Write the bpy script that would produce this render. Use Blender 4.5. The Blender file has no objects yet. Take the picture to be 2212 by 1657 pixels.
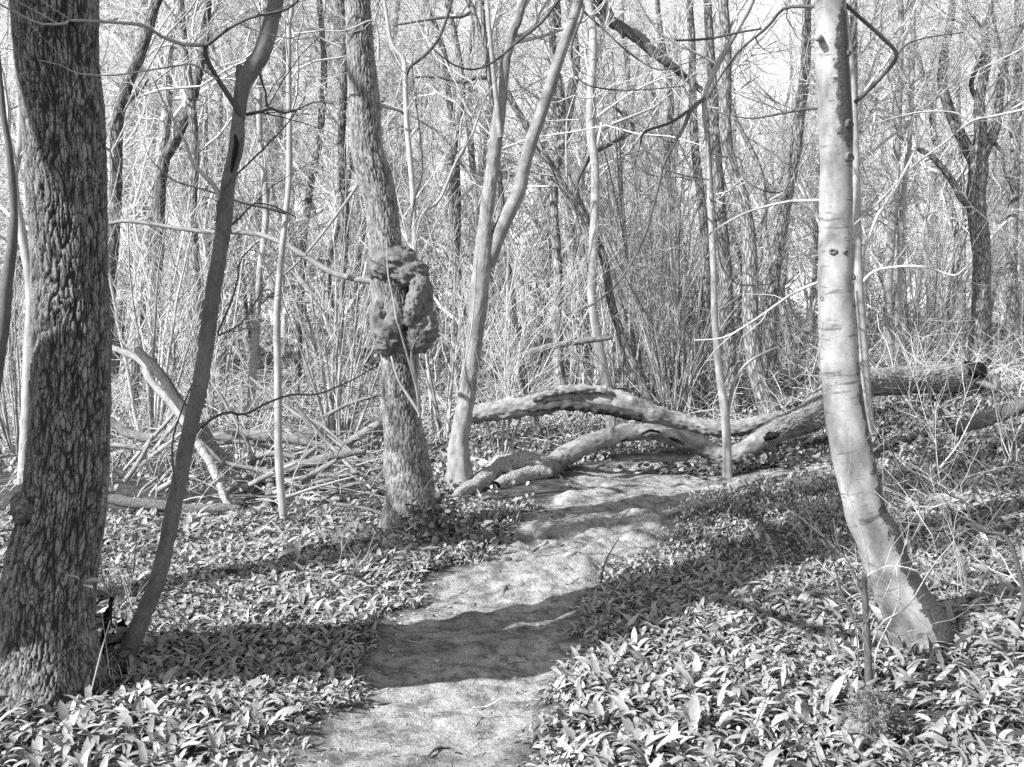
import bpy, math, random
import numpy as np
from mathutils import noise as mn, Vector

rng = np.random.default_rng(7)
random.seed(7)
scene = bpy.context.scene
COL = scene.collection
R = math.radians

# ------------------------------------------------------------------ camera
F = 2372.0; W2 = 1106.0; H2 = 828.5; CZ = 1.6
PITCH = math.atan(188.5 / F)
CP, SP = math.cos(PITCH), math.sin(PITCH)
cam = bpy.data.cameras.new('camera'); co = bpy.data.objects.new('camera', cam); COL.objects.link(co)
co.location = (0, 0, CZ); co.rotation_euler = (math.pi / 2 - PITCH, 0, 0)
cam.sensor_width = 36; cam.lens = 36 * F / (2 * W2); cam.clip_end = 1500; cam.clip_start = 0.05
scene.camera = co

def ray(px, py):
    a, b, c = px - W2, F, -(py - H2)
    return (a, b * CP + c * SP, -b * SP + c * CP)
def at(px, py, Y):
    a, b, c = ray(px, py); k = Y / b
    return np.array((a * k, Y, CZ + c * k))

# ------------------------------------------------------------------ noise + ground height
_perm = np.random.default_rng(3).random((256, 256))
def vnoise(x, y):
    xi = np.floor(x).astype(int); yi = np.floor(y).astype(int); fx = x - xi; fy = y - yi
    fx = fx * fx * (3 - 2 * fx); fy = fy * fy * (3 - 2 * fy)
    a = _perm[xi & 255, yi & 255]; b = _perm[(xi + 1) & 255, yi & 255]
    c = _perm[xi & 255, (yi + 1) & 255]; d = _perm[(xi + 1) & 255, (yi + 1) & 255]
    return (a * (1 - fx) + b * fx) * (1 - fy) + (c * (1 - fx) + d * fx) * fy - 0.5
def fbm(x, y, o=3):
    s = 0; a = 1
    for i in range(o):
        s = s + a * vnoise(x * 2 ** i + 17.3 * i, y * 2 ** i + 9.1 * i); a *= 0.5
    return s
def sst(a, b, x):
    t = np.clip((x - a) / (b - a), 0, 1); return t * t * (3 - 2 * t)

def flat(px, py):
    a, b, c = ray(px, py); k = -CZ / c; return (a * k, b * k)
# path edges in the photograph's pixels -> centre line and half width on the ground
_pe = [(1900, 520, 1130), (1657, 640, 1105), (1570, 740, 1112), (1480, 790, 1156), (1400, 850, 1192), (1330, 920, 1208), (1270, 960, 1250),
       (1210, 1050, 1312), (1160, 1085, 1405), (1120, 1165, 1440), (1080, 1205, 1475), (1045, 1245, 1510), (1015, 1290, 1500), (985, 1330, 1480)]
PATH = []
for y, l, r in _pe:
    a = flat(l, y); b = flat(r, y); PATH.append(((a[0] + b[0]) / 2, a[1], (b[0] - a[0]) / 2))
_pb = [(1050, 1440, .40), (1037, 1560, .30), (1030, 1680, .28), (1018, 1800, .28)]
PATH2 = []
for y, x, w in _pb:
    a = flat(x, y); PATH2.append((a[0], a[1], w))
def pathmask(x, y):
    """positive inside the trodden path (metres from its edge)"""
    best = np.full(np.shape(x), -99.0)
    for PL in (PATH, PATH2):
        for (x0, y0, w0), (x1, y1, w1) in zip(PL[:-1], PL[1:]):
            dx, dy = x1 - x0, y1 - y0; L = dx * dx + dy * dy
            t = np.clip(((x - x0) * dx + (y - y0) * dy) / L, 0, 1)
            d = np.hypot(x - x0 - t * dx, y - y0 - t * dy)
            best = np.maximum(best, (w0 + (w1 - w0) * t) * 1.0 - d)
    return best + 0.20 * fbm(x * 3.0, y * 3.0, 3)
def gz(x, y):
    x = np.asarray(x, float); y = np.asarray(y, float)
    z = 0.42 * sst(1.6, 5.0, x) * sst(6.5, 12.5, y)
    z = z + 0.10 * fbm(x * 0.5 + 3, y * 0.5, 2) * sst(5.5, 9, y) + 0.9 * fbm(x * .06, y * .06, 2) * sst(20, 60, y)
    z = z + 0.035 * fbm(x * 1.7, y * 1.7 + 5, 2)
    return z
def gzp(x, y):
    z = gz(x, y); m = pathmask(x, y)
    z = z - 0.045 * sst(-0.1, 0.12, m)
    bump = 0.045 * np.abs(fbm(x * 4.0, y * 8.0, 4)) + 0.10 * np.maximum(0, fbm(x * 2.2 + 4, y * 5.2, 2)) * sst(5.6, 6.4, y)
    z = z + .024 * fbm(x * 9, y * 12, 3) * sst(-.1, .1, m)
    w = fbm(x * 3.1, y * 2.0 + 8, 3) * .55; st = ((y * 2.6 + w * 2.2) % 1.0)
    step = .045 * (sst(0, .75, st) - sst(.75, 1.0, st)) * sst(5.9, 6.3, y) * sst(8.6, 7.6, y) * (.4 + np.abs(fbm(x * 1.8 + 2, y * 1.8, 2)))
    return z + (bump + step * 2.2) * sst(-0.05, 0.1, m)
def ground(px, py):
    a, b, c = ray(px, py)
    lo = 1.5
    for Y in np.arange(1.5, 60, 0.05):
        k = Y / b
        if CZ + c * k <= float(gz(a * k, Y)): return Y
    return 60.0
def gp(px, py):
    Y = ground(px, py); return at(px, py, Y)

# ------------------------------------------------------------------ mesh helpers
def mesh_from(name, V, Q, T=None, attrs=None, smooth=True):
    me = bpy.data.meshes.new(name)
    V = np.asarray(V, np.float32); nq = len(Q); nt = 0 if T is None else len(T)
    me.vertices.add(len(V)); me.vertices.foreach_set('co', V.ravel())
    loops = np.asarray(Q, np.int32).ravel() if nq else np.zeros(0, np.int32)
    if nt: loops = np.concatenate([loops, np.asarray(T, np.int32).ravel()])
    me.loops.add(len(loops)); me.loops.foreach_set('vertex_index', loops)
    me.polygons.add(nq + nt)
    st = np.concatenate([np.arange(nq) * 4, nq * 4 + np.arange(nt) * 3]).astype(np.int32)
    me.polygons.foreach_set('loop_start', st)
    if smooth: me.polygons.foreach_set('use_smooth', np.ones(nq + nt, bool))
    for k, v in (attrs or {}).items():
        v = np.asarray(v, np.float32)
        if v.ndim == 2: a = me.attributes.new(k, 'FLOAT_VECTOR', 'POINT'); a.data.foreach_set('vector', v.ravel())
        else: a = me.attributes.new(k, 'FLOAT', 'POINT'); a.data.foreach_set('value', v)
    me.update(calc_edges=True)
    return me

class Acc:
    """collects geometry that becomes ONE mesh object"""
    def __init__(s): s.V = []; s.Q = []; s.T = []; s.n = 0; s.rest = []; s.tint = []; s.moss = []
    def add(s, V, Q, T=None, rest=None, tint=None, moss=None):
        V = np.asarray(V, float); n = len(V)
        s.V.append(V)
        if len(Q): s.Q.append(np.asarray(Q) + s.n)
        if T is not None and len(T): s.T.append(np.asarray(T) + s.n)
        s.rest.append(V if rest is None else rest)
        s.tint.append(np.full(n, 0.5) if tint is None else np.broadcast_to(tint, (n,)))
        s.moss.append(np.zeros(n) if moss is None else np.broadcast_to(moss, (n,)))
        s.n += n
    def build(s, name, mat, parent=None, loc=None):
        V = np.concatenate(s.V)
        if loc is not None: V = V - np.asarray(loc)
        Q = np.concatenate(s.Q) if s.Q else np.zeros((0, 4), int)
        T = np.concatenate(s.T) if s.T else None
        me = mesh_from(name, V, Q, T, {'rest': np.concatenate(s.rest), 'tint': np.concatenate(s.tint), 'moss': np.concatenate(s.moss)})
        o = bpy.data.objects.new(name, me); COL.objects.link(o); me.materials.append(mat)
        if parent: o.parent = parent
        return o

def tag(o, label=None, cat=None, group=None, kind=None):
    if label: o['label'] = label
    if cat: o['category'] = cat
    if group: o['group'] = group
    if kind: o['kind'] = kind
    return o
def empty(name, loc, label, cat, group=None):
    o = bpy.data.objects.new(name, None); COL.objects.link(o); o.location = tuple(float(v) for v in loc); o.empty_display_size = .2
    return tag(o, label, cat, group)

def catmull(P, n):
    P = np.asarray(P, float); P = np.vstack([2 * P[0] - P[1], P, 2 * P[-1] - P[-2]])
    out = []
    for i in range(1, len(P) - 2):
        for t in np.linspace(0, 1, n, endpoint=False):
            a, b, c, d = P[i - 1], P[i], P[i + 1], P[i + 2]
            out.append(0.5 * (2 * b + (c - a) * t + (2 * a - 5 * b + 4 * c - d) * t * t + (3 * b - a - 3 * c + d) * t ** 3))
    out.append(P[-2]); return np.array(out)

def frames(P):
    T = np.gradient(P, axis=0); T /= np.linalg.norm(T, axis=1, keepdims=True) + 1e-9
    ref = np.array((0, 1.0, 0)); 
    if abs(T[0] @ ref) > .9: ref = np.array((1.0, 0, 0))
    N = []; u = ref - T[0] * (ref @ T[0]); u /= np.linalg.norm(u)
    for t in T:
        u = u - t * (u @ t); u /= np.linalg.norm(u) + 1e-9; N.append(u)
    N = np.array(N); return T, N, np.cross(T, N)

def tube(P, r, sides=24, seg=None, disp=None, capend=True, rough=0.0, seed=0, oval=None):
    """smooth tapered tube; disp(rest, theta, s)->offset in metres. returns V,Q,T,rest"""
    P = np.asarray(P, float); r = np.asarray(r, float)
    L = np.concatenate([[0], np.cumsum(np.linalg.norm(np.diff(P, axis=0), axis=1))])
    if seg:
        n = max(3, int(L[-1] / seg)); s = np.linspace(0, L[-1], n)
        P = np.stack([np.interp(s, L, P[:, k]) for k in range(3)], 1); r = np.interp(s, L, r); L = s
    T, N, B = frames(P)
    th = np.linspace(0, 2 * np.pi, sides, endpoint=False)
    c, sn = np.cos(th), np.sin(th)
    D = N[:, None, :] * c[None, :, None] + B[:, None, :] * sn[None, :, None]
    rest = np.stack([r[:, None] * c[None], r[:, None] * sn[None], np.repeat(L[:, None], sides, 1)], 2)
    rr = np.repeat(r[:, None], sides, 1)
    if rough:
        o = seed * 7.7
        nn = np.array([mn.noise(Vector((x * 1.2 / r.max() + o, y * 1.2 / r.max(), z * .9 / r.max()))) for x, y, z in rest.reshape(-1, 3)]).reshape(rr.shape)
        rr = rr * (1 + rough * nn)
    if disp is not None: rr = rr + disp(rest, th, L, r)
    V = P[:, None, :] + D * rr[..., None]
    K = len(P); i = np.arange(K - 1)[:, None] * sides; j = np.arange(sides)[None]; j2 = (j + 1) % sides
    Q = np.stack([i + j, i + j2, i + sides + j2, i + sides + j], 2).reshape(-1, 4)
    V = V.reshape(-1, 3); rs = rest.reshape(-1, 3); Tt = None
    if capend:
        V = np.vstack([V, P[-1] + T[-1] * r[-1] * .3]); rs = np.vstack([rs, [0, 0, L[-1]]])
        e = (K - 1) * sides; jj = np.arange(sides)
        Tt = np.stack([e + jj, e + (jj + 1) % sides, np.full(sides, K * sides)], 1)
    return V, Q, Tt, rs

def batch(acc, P, Rr, sides=3, tint=None, moss=0.0):
    """P (N,K,3) polylines, Rr (N,K) radii -> many thin tubes at once"""
    N_, K = Rr.shape
    T = np.gradient(P, axis=1); T /= np.linalg.norm(T, axis=2, keepdims=True) + 1e-9
    ref = np.where(np.abs(T[:, :1, 2:3]) > .9, np.array((1.0, 0, 0)), np.array((0, 0, 1.0)))
    U = np.cross(T, ref); U /= np.linalg.norm(U, axis=2, keepdims=True) + 1e-9
    B = np.cross(T, U)
    th = np.arange(sides) * 2 * np.pi / sides
    V = P[:, :, None, :] + (U[:, :, None, :] * np.cos(th)[None, None, :, None] + B[:, :, None, :] * np.sin(th)[None, None, :, None]) * Rr[:, :, None, None]
    n = np.arange(N_)[:, None, None] * K * sides; k = np.arange(K - 1)[None, :, None] * sides; j = np.arange(sides)[None, None]; j2 = (j + 1) % sides
    Q = np.stack([n + k + j, n + k + j2, n + k + sides + j2, n + k + sides + j], 3).reshape(-1, 4)
    t = np.full(N_, .5) if tint is None else tint
    acc.add(V.reshape(-1, 3), Q, None, None, np.repeat(t, K * sides), moss)

def spawn(P, Rr, n, t0, t1, L0, L1, a0, a1, K=5, rf=.5, rmax=.02, rmin=.0015, up=.1, wig=.25, end=.3, skew=1.0):
    N_, K0 = Rr.shape
    pi = rng.integers(0, N_, n); t = t0 + (t1 - t0) * rng.random(n) ** skew
    f = t * (K0 - 1); i = np.minimum(f.astype(int), K0 - 2); fr = (f - i)[:, None]
    a = P[pi, i]; b = P[pi, i + 1]; pos = a * (1 - fr) + b * fr
    tan = b - a; tan /= np.linalg.norm(tan, axis=1, keepdims=True) + 1e-9
    rp = Rr[pi, i] * (1 - fr[:, 0]) + Rr[pi, i + 1] * fr[:, 0]
    rnd = rng.normal(size=(n, 3)); perp = rnd - tan * np.sum(rnd * tan, 1, keepdims=True); perp /= np.linalg.norm(perp, axis=1, keepdims=True) + 1e-9
    an = R(1) * (a0 + (a1 - a0) * rng.random(n))[:, None]
    d = tan * np.cos(an) + perp * np.sin(an)
    L = L0 + (L1 - L0) * rng.random(n) ** 1.5
    out = [pos]; st = (L / (K - 1))[:, None]
    for k in range(K - 1):
        d = d + rng.normal(size=(n, 3)) * wig + np.array((0, 0, up)); d /= np.linalg.norm(d, axis=1, keepdims=True)
        pos = pos + d * st; out.append(pos)
    r0 = np.clip(rp * rf * (.7 + .6 * rng.random(n)), rmin, rmax)
    rad = r0[:, None] * np.linspace(1, end, K)[None]
    return np.stack(out, 1), np.maximum(rad, rmin * .6)

# ------------------------------------------------------------------ materials (black-and-white place: neutral colours)
def newmat(name):
    m = bpy.data.materials.new(name); m.use_nodes = True; nt = m.node_tree
    return m, nt, nt.nodes, nt.links, nt.nodes['Principled BSDF']
def N(nt, t, **kw):
    n = nt.nodes.new(t)
    for k, v in kw.items():
        if k in n.inputs: n.inputs[k].default_value = v
        else: setattr(n, k, v)
    return n
def ramp(nt, pts, interp='LINEAR'):
    n = nt.nodes.new('ShaderNodeValToRGB'); e = n.color_ramp; e.interpolation = interp
    while len(e.elements) < len(pts): e.elements.new(.5)
    for el, (p, v) in zip(e.elements, pts): el.position = p; el.color = (v, v, v, 1)
    return n
def mixc(nt, fac, a, b, mode='MIX'):
    n = nt.nodes.new('ShaderNodeMix'); n.data_type = 'RGBA'; n.blend_type = mode; n.clamp_factor = True
    for sock, v in ((n.inputs[0], fac), (n.inputs[6], a), (n.inputs[7], b)):
        if hasattr(v, 'is_output'): nt.links.new(v, sock)
        elif sock.type == 'RGBA': sock.default_value = (v, v, v, 1)
        else: sock.default_value = v
    return n.outputs[2]
def math_(nt, op, a, b=0.0, clamp=False):
    n = nt.nodes.new('ShaderNodeMath'); n.operation = op; n.use_clamp = clamp
    for i, v in ((0, a), (1, b)):
        if hasattr(v, 'is_output'): nt.links.new(v, n.inputs[i])
        else: n.inputs[i].default_value = v
    return n.outputs[0]
def coords(nt, scale, attr='rest'):
    a = nt.nodes.new('ShaderNodeAttribute'); a.attribute_name = attr
    m = nt.nodes.new('ShaderNodeMapping'); m.inputs['Scale'].default_value = scale
    nt.links.new(a.outputs['Vector'], m.inputs['Vector']); return m.outputs[0]
def fattr(nt, name):
    a = nt.nodes.new('ShaderNodeAttribute'); a.attribute_name = name; return a.outputs['Fac']

def bark(name, lo, hi, sc, stretch=.25, bump=.4, crack=True, mosscol=.10, patch=.5, dist=.01, rough=.9, fleck=0.0, tlo=.45):
    """fissured bark in the tube's own coordinates"""
    m, nt, ns, lk, bs = newmat(name)
    c = coords(nt, (sc, sc, sc * stretch))
    nz = N(nt, 'ShaderNodeTexNoise', Scale=1.6, Detail=4.0, Roughness=.65); lk.new(c, nz.inputs['Vector'])
    warp = nt.nodes.new('ShaderNodeMix'); warp.data_type = 'VECTOR'; warp.inputs[0].default_value = .45
    lk.new(c, warp.inputs[4]); lk.new(nz.outputs['Color'], warp.inputs[5])
    vo = N(nt, 'ShaderNodeTexVoronoi', feature='DISTANCE_TO_EDGE', Scale=1.0); lk.new(warp.outputs[1], vo.inputs['Vector'])
    vr = ramp(nt, [(0, 0), (.06, .25), (.22, 1)]); lk.new(vo.outputs['Distance'], vr.inputs[0])
    fine = N(nt, 'ShaderNodeTexNoise', Scale=5.0, Detail=6.0, Roughness=.7); lk.new(c, fine.inputs['Vector'])
    big = N(nt, 'ShaderNodeTexNoise', Scale=.35, Detail=3.0); lk.new(coords(nt, (sc, sc, sc * .6)), big.inputs['Vector'])
    cr = ramp(nt, [(.25, lo), (.75, hi)]); lk.new(fine.outputs[0], cr.inputs[0])
    br = ramp(nt, [(.3, 1 - patch), (.7, 1.0)]); lk.new(big.outputs[0], br.inputs[0])
    col = mixc(nt, 1.0, cr.outputs[0], br.outputs[0], 'MULTIPLY')
    if crack: col = mixc(nt, .8, col, mixc(nt, 1.0, col, vr.outputs[0], 'MULTIPLY'))
    if fleck:
        fl = N(nt, 'ShaderNodeTexNoise', Scale=2.2, Detail=5.0, Roughness=.7); lk.new(coords(nt, (sc, sc, sc * .7)), fl.inputs['Vector'])
        fr = ramp(nt, [(.60, 0), (.66, 1)]); lk.new(fl.outputs[0], fr.inputs[0]); col = mixc(nt, math_(nt, 'MULTIPLY', fr.outputs[0], .7), col, fleck)
    tint = fattr(nt, 'tint'); col = mixc(nt, 1.0, col, mixc(nt, tint, tlo, 1.55), 'MULTIPLY')
    mn_ = N(nt, 'ShaderNodeTexNoise', Scale=60.0, Detail=4.0); lk.new(coords(nt, (1, 1, 1)), mn_.inputs['Vector'])
    mc = ramp(nt, [(.3, mosscol * .4), (.7, mosscol * 1.7)]); lk.new(mn_.outputs[0], mc.inputs[0])
    mf = math_(nt, 'ADD', fattr(nt, 'moss'), math_(nt, 'MULTIPLY', math_(nt, 'SUBTRACT', fine.outputs[0], .5), 1.6))
    mr = ramp(nt, [(.42, 0), (.58, 1)]); lk.new(mf, mr.inputs[0])
    gate = math_(nt, 'GREATER_THAN', fattr(nt, 'moss'), .05)
    mfac = math_(nt, 'MULTIPLY', mr.outputs[0], gate)
    col = mixc(nt, mfac, col, mc.outputs[0])
    lk.new(col, bs.inputs['Base Color']); bs.inputs['Roughness'].default_value = rough
    bs.inputs['Specular IOR Level'].default_value = .25
    h = math_(nt, 'ADD', math_(nt, 'MULTIPLY', vr.outputs[0], 1.0 if crack else 0.0), math_(nt, 'MULTIPLY', fine.outputs[0], .5))
    h = math_(nt, 'ADD', h, math_(nt, 'MULTIPLY', mn_.outputs[0], math_(nt, 'MULTIPLY', mfac, 2.0)))
    b = N(nt, 'ShaderNodeBump', Strength=bump, Distance=dist); lk.new(h, b.inputs['Height']); lk.new(b.outputs[0], bs.inputs['Normal'])
    return m

def beechbark():
    m, nt, ns, lk, bs = newmat('beech_bark')
    c = coords(nt, (1, 1, 1))
    big = N(nt, 'ShaderNodeTexNoise', Scale=7.0, Detail=5.0, Roughness=.6); lk.new(coords(nt, (1, 1, .55)), big.inputs['Vector'])
    cr = ramp(nt, [(.34, .10), (.5, .22), (.68, .34)]); lk.new(big.outputs[0], cr.inputs[0])
    fine = N(nt, 'ShaderNodeTexNoise', Scale=90.0, Detail=5.0, Roughness=.7); lk.new(c, fine.inputs['Vector'])
    fr = ramp(nt, [(.3, .78), (.7, 1.1)]); lk.new(fine.outputs[0], fr.inputs[0])
    col = mixc(nt, 1.0, cr.outputs[0], fr.outputs[0], 'MULTIPLY')
    hz = N(nt, 'ShaderNodeTexNoise', Scale=1.0, Detail=4.0, Roughness=.6, Distortion=.3); lk.new(coords(nt, (6, 6, 42)), hz.inputs['Vector'])
    hr = ramp(nt, [(.33, .3), (.42, 1.0)]); lk.new(hz.outputs[0], hr.inputs[0])
    col = mixc(nt, .8, col, mixc(nt, 1.0, col, hr.outputs[0], 'MULTIPLY'))
    sp = N(nt, 'ShaderNodeTexNoise', Scale=38.0, Detail=3.0); lk.new(c, sp.inputs['Vector'])
    spr = ramp(nt, [(.68, 0), (.71, 1)]); lk.new(sp.outputs[0], spr.inputs[0]); col = mixc(nt, math_(nt, 'MULTIPLY', spr.outputs[0], .75), col, .06)
    mc = ramp(nt, [(.3, .012), (.7, .085)]); lk.new(fine.outputs[0], mc.inputs[0])
    mid = N(nt, 'ShaderNodeTexNoise', Scale=22.0, Detail=6.0, Roughness=.75); lk.new(c, mid.inputs['Vector'])
    mf = math_(nt, 'ADD', fattr(nt, 'moss'), math_(nt, 'MULTIPLY', math_(nt, 'SUBTRACT', mid.outputs[0], .5), 1.9))
    mr = ramp(nt, [(.45, 0), (.58, 1)]); lk.new(mf, mr.inputs[0])
    mfac = math_(nt, 'MULTIPLY', mr.outputs[0], math_(nt, 'GREATER_THAN', fattr(nt, 'moss'), .03))
    col = mixc(nt, mfac, col, mc.outputs[0])
    lk.new(col, bs.inputs['Base Color']); bs.inputs['Roughness'].default_value = .7; bs.inputs['Specular IOR Level'].default_value = .3
    h = math_(nt, 'ADD', math_(nt, 'MULTIPLY', hr.outputs[0], .5), math_(nt, 'MULTIPLY', fine.outputs[0], math_(nt, 'ADD', .15, math_(nt, 'MULTIPLY', mfac, 3.0))))
    b = N(nt, 'ShaderNodeBump', Strength=.35, Distance=.006); lk.new(h, b.inputs['Height']); lk.new(b.outputs[0], bs.inputs['Normal'])
    return m

def leafmat(name, lo, hi, trans=.25, rough=.45, vein=.15):
    m, nt, ns, lk, bs = newmat(name)
    col = mixc(nt, fattr(nt, 'tint'), lo, hi)
    nz = N(nt, 'ShaderNodeTexNoise', Scale=60.0, Detail=3.0); lk.new(coords(nt, (1, 1, 1)), nz.inputs['Vector'])
    nr = ramp(nt, [(.3, 1 - vein), (.7, 1 + vein)]); lk.new(nz.outputs[0], nr.inputs[0])
    col = mixc(nt, 1.0, col, nr.outputs[0], 'MULTIPLY')
    lk.new(col, bs.inputs['Base Color']); bs.inputs['Roughness'].default_value = rough; bs.inputs['Specular IOR Level'].default_value = .45
    tr = nt.nodes.new('ShaderNodeBsdfTranslucent'); lk.new(col, tr.inputs['Color'])
    mx = nt.nodes.new('ShaderNodeMixShader'); mx.inputs[0].default_value = trans
    lk.new(bs.outputs[0], mx.inputs[1]); lk.new(tr.outputs[0], mx.inputs[2]); lk.new(mx.outputs[0], nt.nodes['Material Output'].inputs['Surface'])
    return m

def groundmat():
    m, nt, ns, lk, bs = newmat('ground_soil')
    pm = fattr(nt, 'path')
    g = nt.nodes.new('ShaderNodeNewGeometry')
    def nz(s, d=5.0, r=.6):
        n = N(nt, 'ShaderNodeTexNoise', Scale=s, Detail=d, Roughness=r); lk.new(g.outputs['Position'], n.inputs['Vector']); return n.outputs[0]
    big, mid, fin = nz(1.6), nz(11, 6, .7), nz(120, 5, .75)
    a = ramp(nt, [(.3, .22), (.7, .40)]); lk.new(big, a.inputs[0])
    b_ = ramp(nt, [(.38, .42), (.57, 1.18)]); lk.new(mid, b_.inputs[0])
    c_ = ramp(nt, [(.32, .55), (.62, 1.2)]); lk.new(fin, c_.inputs[0])
    col = mixc(nt, 1.0, mixc(nt, 1.0, a.outputs[0], b_.outputs[0], 'MULTIPLY'), c_.outputs[0], 'MULTIPLY')
    vo = N(nt, 'ShaderNodeTexVoronoi', Scale=38.0, Randomness=1.0); lk.new(g.outputs['Position'], vo.inputs['Vector'])
    vr = ramp(nt, [(.08, 1), (.2, 0)]); lk.new(vo.outputs['Distance'], vr.inputs[0])
    sel = N(nt, 'ShaderNodeSeparateColor'); lk.new(vo.outputs['Color'], sel.inputs[0])
    peb = math_(nt, 'MULTIPLY', vr.outputs[0], math_(nt, 'GREATER_THAN', sel.outputs[0], .86))
    col = mixc(nt, peb, col, mixc(nt, sel.outputs[1], .05, .45))
    litter = ramp(nt, [(.35, .03), (.65, .11)]); lk.new(mid, litter.inputs[0])
    lit = mixc(nt, 1.0, litter.outputs[0], c_.outputs[0], 'MULTIPLY')
    col = mixc(nt, pm, lit, col)
    lk.new(col, bs.inputs['Base Color']); bs.inputs['Roughness'].default_value = .95; bs.inputs['Specular IOR Level'].default_value = .15
    h = math_(nt, 'ADD', math_(nt, 'MULTIPLY', mid, 2.2), math_(nt, 'ADD', math_(nt, 'MULTIPLY', fin, .55), math_(nt, 'MULTIPLY', peb, .5)))
    b = N(nt, 'ShaderNodeBump', Strength=.9, Distance=.028); lk.new(h, b.inputs['Height']); lk.new(b.outputs[0], bs.inputs['Normal'])
    return m

M = {
    'oak': bark('oak_bark', .06, .31, 70, .5, .8, False, .16, .35, .006, fleck=.5, tlo=.16),
    'rough': bark('ash_bark', .11, .36, 60, .3, .7, False, .13, .4, .006, tlo=.2),
    'burl': bark('burl_bark', .07, .25, 36, .8, .9, False, .14, .4, .012),
    'smooth': bark('maple_bark', .06, .20, 26, .35, .5, False, .10, .5, .005, .75),
    'pale': bark('pale_bark', .20, .42, 30, .3, .5, False, .16, .45, .005),
    'fork': bark('hornbeam_bark', .15, .38, 40, .25, .9, False, .16, .55, .009),
    'far': bark('distant_bark', .22, .46, 60, .22, .7, True, .14, .5, .012),
    'dead': bark('dead_wood', .10, .40, 36, .16, 1.0, False, .13, .55, .010),
    'twig': bark('twig_bark', .30, .60, 30, .5, .1, False, .1, .3, .002),
    'dark': bark('dark_twig_bark', .045, .11, 30, .5, .1, False, .1, .3, .002),
    'log': bark('log_bark', .09, .32, 60, .25, .9, False, .22, .4, .010),
    'arch': bark('weathered_wood', .08, .36, 30, .25, 1.0, False, .08, .78, .014),
    'beech': beechbark(),
    'garlic': leafmat('garlic_leaf', .11, .37, .16, .5),
    'small': leafmat('small_leaf', .10, .32, .15, .5),
    'ivy': leafmat('ivy_leaf', .05, .18, .12, .32),
    'litter': leafmat('dead_leaf', .08, .42, .15, .8),
    'moss': leafmat('moss_frond', .07, .22, .2, .9),
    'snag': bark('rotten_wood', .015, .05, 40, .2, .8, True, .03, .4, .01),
    'ground': groundmat(),
}

# ------------------------------------------------------------------ ground
def graded(bounds):
    out = []
    for a, b, s in bounds: out.append(np.arange(a, b, s))
    return np.concatenate(out)
gx = graded([(-400, -60, 20), (-60, -12, 2), (-12, -5, .3), (-5, 7, .035), (7, 14, .3), (14, 60, 2), (60, 401, 20)])
gy = graded([(-60, -4, 4), (-4, 2.6, .25), (2.6, 12.5, .035), (12.5, 20, .2), (20, 60, 1.5), (60, 501, 20)])
X, Y = np.meshgrid(gx, gy); pmk = pathmask(X, Y); Z = gzp(X, Y)
nx = len(gx); ii = np.arange(len(gy) - 1)[:, None] * nx; jj = np.arange(nx - 1)[None]
Q = np.stack([ii + jj, ii + jj + 1, ii + nx + jj + 1, ii + nx + jj], 2).reshape(-1, 4)
me = mesh_from('ground', np.stack([X, Y, Z], 2).reshape(-1, 3), Q, None, {'path': sst(-.10, .06, pmk).ravel()})
go = bpy.data.objects.new('ground', me); COL.objects.link(go); me.materials.append(M['ground'])
tag(go, 'trodden earth path winding through a woodland floor of dark soil', kind='structure')

# ------------------------------------------------------------------ traced trees
ALLTW = []      # for later
def px_tube(acc, pts, Y, sides=20, seg=.03, n=8, disp=None, rough=.06, dy=0.0, tint=.5, moss=None, drop=False, capend=True):
    """pts = [(px, py, radius px[, depth])]"""
    P = []; r = []
    for q in pts:
        d = q[3] if len(q) > 3 else Y
        if drop: d = min(d, ground(q[0], q[1] + q[2] * .6))
        P.append(at(q[0], q[1], d)); r.append(q[2] * d / F)
    P = np.array(P); n_ = n
    Pc = catmull(P, n_); rc = np.interp(np.linspace(0, 1, len(Pc)), np.linspace(0, 1, len(r)), r)
    V, Q, T, rs = tube(Pc, rc, sides, seg, disp, capend, rough, seed=float(P[0][0] * 3 + P[0][1]))
    ms = None
    if moss is not None: ms = moss(V, rs)
    acc.add(V, Q, T, rs, tint(len(V)) if callable(tint) else tint, ms)
    return Pc, rc

def resamp(Pc, rc, K=12):
    L = np.concatenate([[0], np.cumsum(np.linalg.norm(np.diff(Pc, axis=0), axis=1))]); s = np.linspace(0, L[-1], K)
    return np.stack([np.interp(s, L, Pc[:, k]) for k in range(3)], 1)[None], np.interp(s, L, rc)[None]

def twigs_on(acc, lines, n1=14, n2=60, n3=160, L1=(.4, 1.4), t0=.35, t1=1.0, a=(25, 65), tint=(.3, .7), rmax=.012, L2=(.25, .8), L3=(.1, .4), up=.08, wig=.22):
    P, Rr = lines
    b1 = spawn(P, Rr, n1, t0, t1, *L1, *a, K=7, rf=.42, rmax=rmax, rmin=.0022, up=up, wig=wig)
    b2 = spawn(*b1, n2, .15, 1, *L2, 25, 60, K=5, rf=.6, rmax=rmax * .5, rmin=.0014, up=.04, wig=.25)
    for b in (b1, b2):
        batch(acc, b[0], b[1], 4, rng.uniform(*tint, len(b[0])))
    if n3:
        b3 = spawn(*b2, n3, .2, 1, *L3, 25, 65, K=4, rf=.7, rmax=.003, rmin=.0011, up=.03, wig=.25)
        batch(acc, b3[0], b3[1], 3, rng.uniform(*tint, len(b3[0])))

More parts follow.
